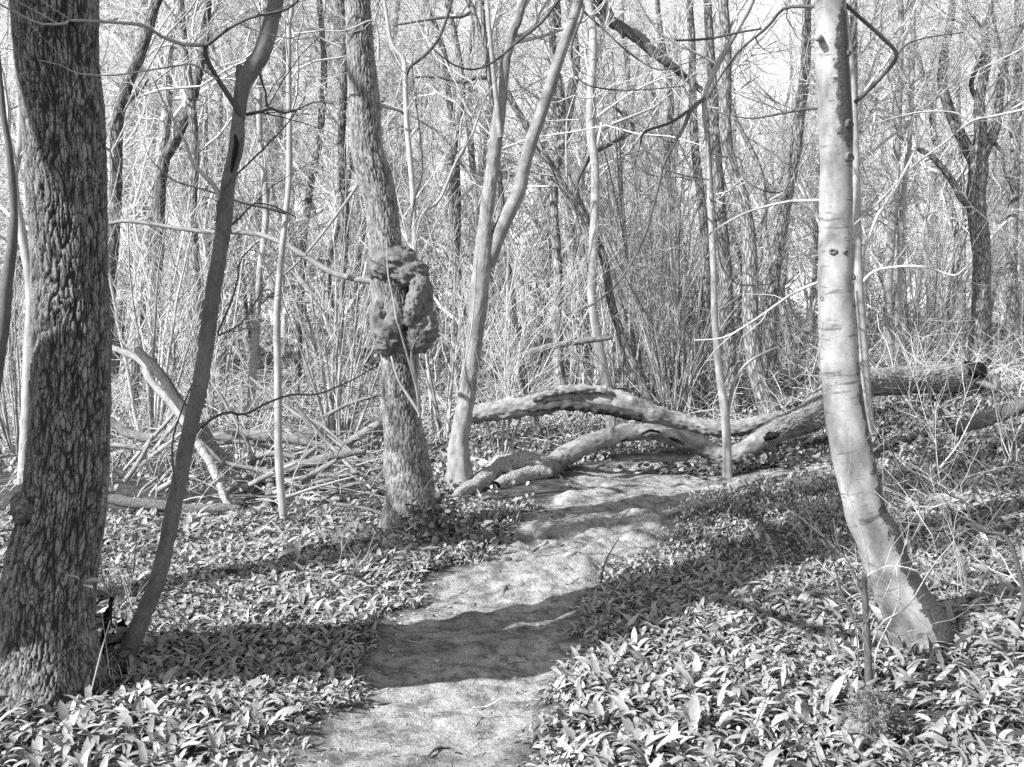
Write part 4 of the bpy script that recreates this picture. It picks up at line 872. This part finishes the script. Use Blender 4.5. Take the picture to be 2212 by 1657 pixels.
named = [((1400, 895), 'fan of pale hazel stems standing behind the middle of the arched logs', 2, 1.0), ((1475, 905), 'dense dark hazel stool between the pale hazel fan and the path sapling', 0, 1.0), ((730, 990), 'hazel bush in the fallen wood left of the burl tree', 0, .8), ((960, 960), 'hazel shoots between the burl tree and the forked tree', 1, .8),
         ((330, 960), 'hazel bush rising behind the leaning maple and oak', 1, .95), ((1085, 985), 'low hazel shoots right of the forked tree foot', 3, .8), ((2035, 800), 'hazel bush behind the butt of the fallen trunk', 3, .9)]
for (px, py), lab, k, s_ in named:
    p = gp(px, py); root = empty('hazel_bush', (p[0], p[1], float(gz(p[0], p[1]))), lab, 'shrub'); dup(PH[k], root, rng.uniform(0, 6), s_)
cnt = 0
while cnt < 18:
    Yd = 10.5 + 20 * rng.random(); Xd = rng.uniform(-.52, .52) * Yd
    if (-1.6 < Xd < 5.5 and Yd < 13.5): continue
    k = int(rng.integers(0, 4)); root = empty('hazel_bush', (Xd, Yd, float(gz(Xd, Yd))), 'leafless many-stemmed bush in the thicket behind, one of many alike', 'shrub', 'leafless bushes in the thicket behind'); dup(PH[k], root, rng.uniform(0, 6), rng.uniform(.6, 1.05)); cnt += 1
for p in PH:
    for o in p: bpy.data.objects.remove(o)

# far wood as one mass
a = Acc(); n = 420
Yf = 34 + 60 * rng.random(n); Xf = rng.uniform(-.6, .6, n) * Yf; K = 7; h = rng.uniform(3.5, 11, n) * (Yf / 60) ** .5
P = np.zeros((n, K, 3)); zz = np.linspace(0, 1, K)
P[:, :, 0] = Xf[:, None] + np.cumsum(rng.normal(size=(n, K)) * .28, 1); P[:, :, 1] = Yf[:, None]; P[:, :, 2] = gz(Xf, Yf)[:, None] - .3 + zz[None] * h[:, None]
Rr = rng.uniform(.06, .2, n)[:, None] * np.linspace(1, .3, K)[None]
b1 = spawn(P, Rr, 7000, .05, 1, 1.2, 4.5, 25, 75, K=5, rf=.4, rmax=.06, rmin=.022, up=.1, wig=.22)
b2 = spawn(*b1, 46000, .1, 1, .5, 2.0, 25, 75, K=4, rf=.6, rmax=.018, rmin=.008, up=.03, wig=.25)
for b, sd in (((P, Rr), 6), (b1, 3), (b2, 3)): batch(a, b[0], b[1], sd, rng.uniform(.25, 1, len(b[0])))
tag(a.build('far_woodland', M['twig']), 'distant bare woodland merging into one mass of pale trunks and twigs', 'woodland', kind='stuff')

# brushwood over the floor behind
a = Acc(); n = 9000
Yb = 8.0 + 26 * rng.random(n) ** 1.2; Xb = rng.uniform(-.52, .52, n) * Yb
keep = (pathmask(Xb, Yb) < -.25) & ~((np.abs(Xb - 1.2) < 2.4) & (Yb < 11.4)) & ~((Xb > 1) & (Yb < 13) & (rng.random(n) > .22)) & ~((Xb < 0) & (Yb < 10.6) & (rng.random(n) > .12)); Xb, Yb = Xb[keep], Yb[keep]; n = len(Xb)
K = 6; d = rng.normal(size=(n, 3)); d[:, 2] = np.abs(d[:, 2]) * 1.0 + .35; d /= np.linalg.norm(d, axis=1, keepdims=True)
p = np.stack([Xb, Yb, gz(Xb, Yb)], 1); L = rng.uniform(.3, 1.2, n) * np.where((Yb < 13), .7, 1); out = [p]
for k in range(K - 1):
    d = d + rng.normal(size=(n, 3)) * .16 - np.array((0, 0, .12)); d /= np.linalg.norm(d, axis=1, keepdims=True); p = p + d * (L / (K - 1))[:, None]; out.append(p)
P = np.stack(out, 1); r0 = rng.uniform(.0022, .0055, n) * (1 + (Yb - 8) * .04); Rr = r0[:, None] * np.linspace(1, .4, K)[None]
batch(a, P, Rr, 4, rng.uniform(.2, 1.0, n))
b2 = spawn(P, Rr, 14000, .2, 1, .15, .6, 20, 70, K=4, rf=.7, rmax=.004, rmin=.002, up=.0, wig=.25); batch(a, b2[0], b2[1], 3, rng.uniform(.2, 1, 14000))
tag(a.build('brushwood', M['twig']), 'tangle of pale bramble stems and thin brush over the woodland floor', 'brushwood', kind='stuff')

# thin shrubs on the right bank, and on the left in front
def thinshrub(px, py, h, ns, label, mat='twig', tl=(0, .45)):
    h *= .8
    p = gp(px, py); b = np.array((p[0], p[1], float(gz(p[0], p[1]))));     st = []; rr = []
    for i in range(ns):
        az = rng.uniform(0, 6.28); d = np.array((math.cos(az) * .35, math.sin(az) * .35, 1.0)); d /= np.linalg.norm(d); q = b + (rng.normal(size=3) * (.04, .04, 0)); q[2] = b[2] - .02; pts = [q]; L = h * rng.uniform(.6, 1.1)
        for k in range(7):
            d = d + rng.normal(size=3) * .14; d /= np.linalg.norm(d); q = q + d * L / 7; pts.append(q)
        st.append(pts); r0 = rng.uniform(.0022, .0045) * p[1] / 6; rr.append(np.linspace(r0, r0 * .45, 8))
    st = np.array(st); rr = np.array(rr); a = Acc(); batch(a, st, rr, 6, rng.uniform(*tl, ns)); b1 = spawn(st, rr, ns * 7, .25, 1, .1, .45, 20, 60, K=5, rf=.7, rmax=.003, rmin=.0012, up=.03, wig=.2); batch(a, b1[0], b1[1], 3, rng.uniform(*tl, len(b1[0]))); o = a.build('bare_shrub', M[mat], None, b); o.location = tuple(b); tag(o, label, 'shrub')
thinshrub(2080, 1290, 1.0, 7, 'thin bare shrub on the bank right of the beech foot, below the half buried log')
thinshrub(1960, 1180, .8, 5, 'small bare shrub close behind the beech on the bank')
thinshrub(2150, 1120, .9, 6, 'bare shrub at the right edge, under the half buried dark log')
thinshrub(1740, 1190, .5, 4, 'low bare shrub left of the beech in the moss', tl=(.1, .6))
thinshrub(1650, 1640, .6, 2, 'single thin dark shoot among the garlic at the bottom right', 'dark')
thinshrub(1945, 1370, .6, 5, 'pale thin shoots standing against the beech foot')
thinshrub(245, 1320, .7, 4, 'thin dark shoots beside the rotten stump spikes', 'dark')
thinshrub(310, 1400, .7, 3, 'pale thin shoots in front of the leaning maple foot')
thinshrub(870, 1160, .5, 4, 'thin shoots growing at the burl tree foot')
thinshrub(730, 1250, .35, 2, 'tiny pale shoot in the garlic left of the burl tree foot')
thinshrub(1830, 1010, .9, 6, 'bare shrub left behind the beech beside the fallen trunk')
thinshrub(2180, 1000, 1.0, 6, 'bare shrub behind the half buried log at the right')

# ------------------------------------------------------------------ leaves
PROF = np.array([.10, .55, 1.0, .92, .55, .02])
def leaves(acc, base, az, L, Wd, p0, p1, tint, K=6, fold=.25, twist=0.25, prof=PROF, stalk=0.0):
    n = len(base); t = np.linspace(0, 1, K)
    ang = p0[:, None] + (p1 - p0)[:, None] * t[None] ** .9                     # angle from vertical along the blade
    az_ = az[:, None] + rng.normal(size=n)[:, None] * .35 * t[None]
    d = np.stack([np.sin(ang) * np.cos(az_), np.sin(ang) * np.sin(az_), np.cos(ang)], 2)
    st = (L / (K - 1))[:, None, None] * d; C = base[:, None, :] + np.concatenate([np.zeros((n, 1, 3)), np.cumsum(st[:, :-1], 1)], 1)
    side = np.stack([-np.sin(az_), np.cos(az_), np.zeros_like(az_)], 2); up_ = np.cross(side, d) * -1
    tw = rng.normal(size=n)[:, None] * twist * (.4 + t[None])
    sv = side * np.cos(tw)[..., None] + up_ * np.sin(tw)[..., None]; uv = np.cross(d, sv)
    uv = np.where(uv[..., 2:3] < 0, -uv, uv)
    pr = np.interp(t, np.linspace(0, 1, len(prof)), prof); w = (Wd[:, None] * .5 * pr[None])[..., None]
    f = fold * (.6 + .8 * rng.random(n))[:, None, None]
    Lf = C - sv * w + uv * w * f; Rt = C + sv * w + uv * w * f
    V = np.stack([Lf, C, Rt], 2).reshape(-1, 3)
    b = np.arange(n)[:, None, None] * K * 3; k = np.arange(K - 1)[None, :, None] * 3; j = np.arange(2)[None, None]
    Q = np.stack([b + k + j, b + k + j + 1, b + k + 4 + j, b + k + 3 + j], 3).reshape(-1, 4)
    acc.add(V, Q, None, None, np.repeat(tint, K * 3))

def kp(a, b, r): 
    p, q = gp(*a), gp(*b); return ((p[0], p[1]), (q[0], q[1]), r)
KEEP = [kp((985, 1082), (1050, 1060), .14), kp((1050, 1060), (1200, 1045), .2), kp((1200, 1045), (1330, 1000), .12), kp((1180, 1060), (1080, 1085), .12), kp((620, 1085), (820, 1075), .12), kp((540, 1110), (600, 1110), .12)]
def in_frame(x, y, m=.35):
    return np.abs(x) < (W2 / F) * y + m
trunks = [(float(o.location.x), float(o.location.y)) for o in scene.objects if o.type == 'EMPTY' and o.location.y < 12]
def clear(x, y, r=.10):
    k = np.ones(len(x), bool)
    for a_, b_ in trunks: k &= np.hypot(x - a_, y - b_) > r
    k &= ~((y > 7.75) & (y < 10.4) & (x < -.72 - (y - 7.75) * .1) & (rng.random(len(x)) < .8))
    for (x0, y0), (x1, y1), rr in KEEP:
        dx, dy = x1 - x0, y1 - y0; t = np.clip(((x - x0) * dx + (y - y0) * dy) / (dx * dx + dy * dy), 0, 1); k &= np.hypot(x - x0 - t * dx, y - y0 - t * dy) > rr
    k &= np.hypot(x - ob[0], y - ob[1]) > .23
    return k
def scatter(n, y0, y1, pw=1.0):
    y = y0 + (y1 - y0) * rng.random(n) ** pw; x = rng.uniform(-1, 1, n) * ((W2 / F) * y + .35); return x, y
def patchn(x, y, s=.7, o=0): return fbm(x * s + o, y * s + o, 3)
# --- wild garlic
def garlic(y0, y1, dens, K, lscale, lpc):
    area = ((W2 / F) * (y0 + y1) + .7) * (y1 - y0); n = int(area * dens)
    y = np.sqrt(rng.random(n) * (y1 ** 2 - y0 ** 2) + y0 ** 2); x = rng.uniform(-1, 1, n) * ((W2 / F) * y + .35)
    m = pathmask(x, y); edge = sst(.02, -.18, m)
    pn = patchn(x, y, 1.1, 5)
    # the moss / fine ground cover right of the path is thin in garlic
    fine = sst(.25, .0, np.abs(x - (1.2 + (y - 6.5) * .38)) - .55) * sst(6.2, 6.8, y) * sst(10, 9, y)
    pr = edge * np.clip(.95 + 1.3 * pn, .5, 1) * (1 - .75 * sst(7.2, 8.2, y) * sst(-.7, -1.3, x)) * (1 - .93 * fine)
    k = (rng.random(n) < pr) & clear(x, y); x, y, m = x[k], y[k], m[k]; n = len(x)
    z = gzp(x, y); nl = rng.integers(max(2, lpc - 3), lpc + 3, n); ci = np.repeat(np.arange(n), nl); N_ = len(ci)
    size = (.75 + .5 * rng.random(n)) * (1 + .35 * patchn(x, y, .9, 31)) * np.interp(m, [-.6, -.2, 0], [1, .85, .5]) * lscale
    bx = x[ci] + rng.normal(size=N_) * .022; by = y[ci] + rng.normal(size=N_) * .022
    az0 = rng.uniform(0, 6.28, n); az = az0[ci] + rng.uniform(0, 6.28, N_)
    L = size[ci] * rng.uniform(.08, .18, N_) * np.clip(rng.normal(1, .15, N_), .6, 1.4); Wd = L * rng.uniform(.14, .25, N_)
    lean = rng.uniform(.15, .8, N_); curl = lean + rng.uniform(.9, 2.2, N_)
    tint = np.clip(rng.normal(.5, .24, N_), 0, 1)
    acc = Acc(); leaves(acc, np.stack([bx, by, z[ci] - .005], 1), az, L, Wd, lean, curl, tint, K=K, fold=.3)
    return acc
tag(garlic(2.7, 8.2, 470, 6, .65, 9).build('wild_garlic', M['garlic']), 'dense carpet of arching wild garlic leaves on both sides of the path', 'wild garlic', kind='stuff')
tag(garlic(8.2, 15, 90, 5, .62, 8).build('wild_garlic', M['garlic']), 'wild garlic leaves further back around the fallen trunk and burl tree', 'wild garlic', kind='stuff')
# --- small ground cover
ROUND = np.array([.15, .8, 1.0, .85, .1])
def cover(y0, y1, dens, sz, mat, lab, name='ground_cover', rightfine=False, thr=-.1, o=0, tilt=(.3, 1.3), wr=.75):
    n = int(((W2 / F) * (y0 + y1) + .7) * (y1 - y0) * dens)
    y = np.sqrt(rng.random(n) * (y1 ** 2 - y0 ** 2) + y0 ** 2); x = rng.uniform(-1, 1, n) * ((W2 / F) * y + .35)
    m = pathmask(x, y); pn = patchn(x, y, 1.3, o); fine = sst(.35, .0, np.abs(x - (1.2 + (y - 6.5) * .38)) - .6) * sst(6.0, 6.6, y) * sst(11, 9.5, y)
    pr = sst(-.02, -.12, m) * np.clip(.35 + 2.2 * (pn - thr), 0, 1)
    if rightfine: pr = sst(.05, -.15, m) * fine
    k = (rng.random(n) < pr) & clear(x, y, .06); x, y = x[k], y[k]; n = len(x); z = gzp(x, y)
    h = rng.uniform(.0, .07, n) * sz / .035; s_ = sz * rng.uniform(.6, 1.4, n)
    acc = Acc(); p0 = rng.uniform(*tilt, n)
    leaves(acc, np.stack([x, y, z + h], 1), rng.uniform(0, 6.28, n), s_, s_ * wr, p0, p0 + rng.uniform(.1, .6, n), np.clip(rng.normal(.5, .22, n), 0, 1), K=4, fold=.2, prof=ROUND)
    tag(acc.build(name, M[mat]), lab, 'ground cover', kind='stuff')
cover(2.7, 8.5, 1500, .025, 'small', 'small rounded leaves filling gaps between the garlic plants', o=11)
cover(8.5, 22, 420, .042, 'small', 'low leafy ground cover spreading back under the trees', thr=-.35, o=23)
cover(22, 60, 40, .16, 'small', 'green floor of the wood fading into the distance', thr=-.4, o=3)
cover(6.0, 11, 1500, .022, 'moss', 'fine moss and seedlings on the low bank along the right side of the path', 'moss_bank', True, tilt=(.1, 1.2), wr=.45)
# ivy around the burl tree foot
def leafclump(px, py, Y, n, spread, sz, mat, name, lab, cat, hmax=.2):
    c = at(px, py, Y); g = float(gz(c[0], c[1])); x = c[0] + rng.normal(size=n) * spread[0]; y = c[1] + rng.normal(size=n) * spread[1]
    z = gz(x, y) + np.abs(rng.normal(size=n)) * hmax * np.exp(-((x - c[0]) / spread[0] / 1.5) ** 2); acc = Acc(); p0 = rng.uniform(.4, 1.4, n); s_ = sz * rng.uniform(.6, 1.3, n)
    leaves(acc, np.stack([x, y, z], 1), rng.uniform(0, 6.28, n), s_, s_ * .95, p0, p0 + rng.uniform(.2, .7, n), rng.random(n), K=5, fold=.15, prof=np.array([.6, 1, .8, .45, .05]))
    tag(acc.build(name, M[mat]), lab, cat, kind='stuff')
leafclump(930, 1150, BY - .15, 750, (.17, .16), .045, 'ivy', 'ivy', 'dark glossy ivy heaped around the burl tree foot', 'ivy', .16)
leafclump(960, 1185, BY - .35, 350, (.22, .12), .045, 'ivy', 'ivy', 'ivy trailing from the burl tree foot towards the path', 'ivy', .05)
leafclump(235, 1440, MY - .05, 120, (.09, .07), .045, 'ivy', 'ivy', 'few ivy leaves between the oak foot and the leaning maple', 'ivy', .14)
leafclump(1600, 1000, 10.1, 500, (.5, .12), .06, 'ivy', 'ivy', 'dark leaves under the low point of the arched log', 'ivy', .05)
# feathery moss on the small stump
n = 1500; v = rng.normal(size=(n, 3)); v[:, 2] = np.abs(v[:, 2]); v /= np.linalg.norm(v, axis=1, keepdims=True); p_ = base * 0 + np.array((pc[0], pc[1], float(gz(pc[0], pc[1])) + .02)) + v * np.array((.10, .10, .15)) * rng.uniform(.8, 1.05, n)[:, None]
acc = Acc(); s_ = rng.uniform(.012, .03, n); p0 = rng.uniform(.2, 1.6, n); leaves(acc, p_, np.arctan2(v[:, 1], v[:, 0]), s_, s_ * .3, p0, p0 + .8, rng.random(n), K=3, fold=.1)
ms = acc.build('moss', M['moss'], bpy.data.objects['mossy_stump'], tuple(bpy.data.objects['mossy_stump'].location)); ms['kind'] = 'stuff'
# the two pale leaves on the oak's right flank
acc = Acc(); c = at(172, 1252, OY - .28)
leaves(acc, np.array([c, c + (.02, -.01, -.01), c + (.01, 0, -.02)]), np.array([3.4, .2, 5.8]), np.array([.055, .06, .05]), np.array([.045, .05, .04]), np.array([.9, 1.2, 1.4]), np.array([1.8, 2.0, 2.1]), np.array([1, .9, .6]), K=6, fold=.2, prof=ROUND)
b1, r1 = np.array([[c, c + (.03, .02, -.03), c + (.055, .06, -.12), c + (.06, .12, -.42)]]), np.array([[.0009, .001, .001, .001]]); batch(acc, b1, r1, 5)
o = acc.build('leafy_shoot', M['small'], None, c); o.location = tuple(c); tag(o, 'pale young leaves on a thin stalk in front of the oak trunk', 'shoot')
# grass tufts
def grass(px, py, n, L0, spread, lab):
    c = gp(px, py); x = c[0] + rng.normal(size=n) * spread; y = c[1] + rng.normal(size=n) * spread; acc = Acc()
    p0 = rng.uniform(.05, .5, n); leaves(acc, np.stack([x, y, gz(x, y)], 1), rng.uniform(0, 6.28, n), rng.uniform(.5, 1, n) * L0, np.full(n, .005), p0, p0 + rng.uniform(.3, 1.4, n), rng.random(n), K=6, fold=.1, prof=np.array([1, 1, .8, .1]))
    tag(acc.build('grass_tuft', M['small']), lab, 'grass', kind='stuff')
grass(170, 1495, 70, .2, .12, 'thin grass blades along the foot of the oak')
grass(20, 1510, 40, .16, .1, 'grass at the lower left edge under the oak')
grass(855, 1190, 60, .18, .1, 'grass tuft at the left foot of the burl tree')
# anemone flowers near the oak foot
for i, (px, py) in enumerate([(271, 1473), (262, 1480), (195, 1487)]):
    c = at(px, py, MY - .25); acc = Acc(); az = np.arange(6) * 1.047 + i; leaves(acc, np.repeat(c[None], 6, 0), az, np.full(6, .014), np.full(6, .008), np.full(6, 1.1), np.full(6, 1.4), np.ones(6), K=4, fold=.1, prof=ROUND)
    g = float(gz(c[0], c[1])); batch(acc, np.array([[c, (c[0], c[1], (c[2] + g) / 2), (c[0] + .01, c[1], g)]]), np.array([[.001, .001, .001]]), 4)
    o = acc.build('anemone', M['beech'] if False else M['litter'], None, c); o.location = tuple(c); tag(o, ['white anemone flower by the oak foot, right one of the pair', 'white anemone flower by the oak foot, left one of the pair', 'lone white anemone flower low in front of the oak'][i], 'flower')

# ------------------------------------------------------------------ litter and roots on the path
n = 20000; x, y = scatter(n, 2.8, 11); m = pathmask(x, y); k = (m > -.12) & (rng.random(n) < np.interp(m, [0, .12, .3], [1, .35, .16])); x, y = x[k], y[k]; n = len(x); z = gzp(x, y) + .003
acc = Acc(); s_ = .005 + .024 * rng.random(n) ** 2; p0 = rng.uniform(1.1, 1.6, n); leaves(acc, np.stack([x, y, z], 1), rng.uniform(0, 6.28, n), s_, s_ * rng.uniform(.4, .8, n), p0, p0 + rng.uniform(-.3, .3, n), rng.random(n) ** 1.4, K=4, fold=.3, prof=ROUND)
n = 1600; x, y = scatter(n, 2.8, 9); m = pathmask(x, y); k = m > -.1; x, y = x[k], y[k]; n = len(x); az = rng.uniform(0, 6.28, n); L = rng.uniform(.02, .10, n)
t = np.linspace(0, 1, 4); P = np.stack([x[:, None] + np.cos(az)[:, None] * L[:, None] * t + rng.normal(size=(n, 4)) * .003, y[:, None] + np.sin(az)[:, None] * L[:, None] * t + rng.normal(size=(n, 4)) * .003, np.zeros((n, 4))], 2)
P[:, :, 2] = gzp(P[:, :, 0], P[:, :, 1]) + .003; batch(acc, P, np.repeat(rng.uniform(.0008, .0025, n)[:, None], 4, 1), 4, rng.random(n))
tag(acc.build('leaf_litter', M['litter']), 'twig bits and dead leaf scraps strewn on the bare path', 'litter', kind='stuff')
def groundline(name, label, pts, r0, mat, tint=.4, cat='root', lift=.05):
    P = []
    for px, py in pts:
        c = gp(px, py); P.append((c[0], c[1], float(gzp(c[0], c[1])) + r0 * lift))
    P = catmull(np.array(P), 8); P[:, 2] += np.sin(np.linspace(0, 9, len(P))) * r0 * .3; rr = r0 * np.interp(np.linspace(0, 1, len(P)), [0, .3, .7, 1], [.5, 1, .8, .3])
    a = Acc(); V, Q, T, rs = tube(P, rr, 14, .01, None, True, .35, r0 * 999); a.add(V, Q, T, rs, tint); b = P[len(P) // 2]; o = a.build(name, M[mat], None, b); o.location = tuple(b); tag(o, label, cat)
groundline('tree_root', 'exposed root looping across the path at its bend, right part', [(1120, 1225), (1150, 1215), (1180, 1222), (1230, 1228), (1275, 1205)], .024, 'rough', .7)
groundline('tree_root', 'worn root hump with dark hollow left of the looping root', [(1075, 1240), (1095, 1222), (1110, 1215), (1125, 1232)], .03, 'rough', .4)
groundline('tree_root', 'short root ring near the top of the stepped part of the path', [(1145, 1190), (1160, 1178), (1180, 1172), (1178, 1162)], .014, 'rough', .7)
groundline('tree_root', 'small root stub poking from the path below the looping root', [(1085, 1275), (1092, 1262), (1100, 1262)], .015, 'rough', .4)
groundline('dead_twig', 'forked dark twig lying on the path near the bottom', [(925, 1625), (945, 1608), (962, 1600), (972, 1598)], .006, 'dark', .8, 'twig', 1)
groundline('dead_twig', 'pale curved twig in the shaded part of the path', [(1098, 1425), (1115, 1415), (1130, 1414), (1142, 1420)], .005, 'pale', .8, 'twig', 1)
groundline('dead_twig', 'long pale stick lying at the right edge, right of the beech foot', [(2060, 1340), (2120, 1355), (2180, 1368), (2230, 1378)], .009, 'pale', 1.0, 'twig', 4)
groundline('dead_twig', 'thin straight stick lying across the lower path', [(1020, 1513), (1050, 1506), (1085, 1498)], .005, 'twig', .8, 'twig', 1)
# leaning pale stick at the oak foot
fallen('leaning_stick', 'thin pale stick leaning up beside the rotten stump spikes', [(198, 1490, 1.3), (218, 1410, 1.3), (238, 1340, 1.0)], OY - .15, 'twig', .3, 8, 'stick', .05)

# ------------------------------------------------------------------ light
SUN_AZ = R(57)      # shadows run this far to the right of straight ahead
SUN_EL = R(38)
sd = Vector((-math.sin(SUN_AZ) * math.cos(SUN_EL), -math.cos(SUN_AZ) * math.cos(SUN_EL), math.sin(SUN_EL)))   # towards the sun
sl = bpy.data.lights.new('sun', 'SUN'); sl.energy = 5.0; sl.angle = R(.5); sl.color = (1, 1, 1)
so = bpy.data.objects.new('sun', sl); COL.objects.link(so); so.rotation_euler = sd.to_track_quat('Z', 'Y').to_euler(); so.location = (-5, -5, 8)
w = bpy.data.worlds.new('World'); scene.world = w; w.use_nodes = True; nt = w.node_tree; nt.nodes.clear()
sky = nt.nodes.new('ShaderNodeTexSky'); sky.sky_type = 'NISHITA'; sky.sun_disc = False; sky.sun_elevation = SUN_EL; sky.sun_rotation = math.atan2(sd.x, sd.y); sky.dust_density = .4
bw = nt.nodes.new('ShaderNodeRGBToBW'); bg = nt.nodes.new('ShaderNodeBackground'); bg.inputs[1].default_value = .15; out = nt.nodes.new('ShaderNodeOutputWorld')
nt.links.new(sky.outputs[0], bw.inputs[0]); nt.links.new(bw.outputs[0], bg.inputs[0]); nt.links.new(bg.outputs[0], out.inputs[0])
scene.view_settings.view_transform = 'Standard'; scene.view_settings.look = 'None'; scene.view_settings.exposure = 1.35; scene.view_settings.gamma = 1
scene.cycles.max_bounces = 5; scene.cycles.diffuse_bounces = 2; scene.cycles.transmission_bounces = 3; scene.cycles.use_denoising = False; scene.cycles.denoiser = 'OPENIMAGEDENOISE'
print('verts', sum(len(o.data.vertices) for o in scene.objects if o.type == 'MESH'), 'objects', len(scene.objects))
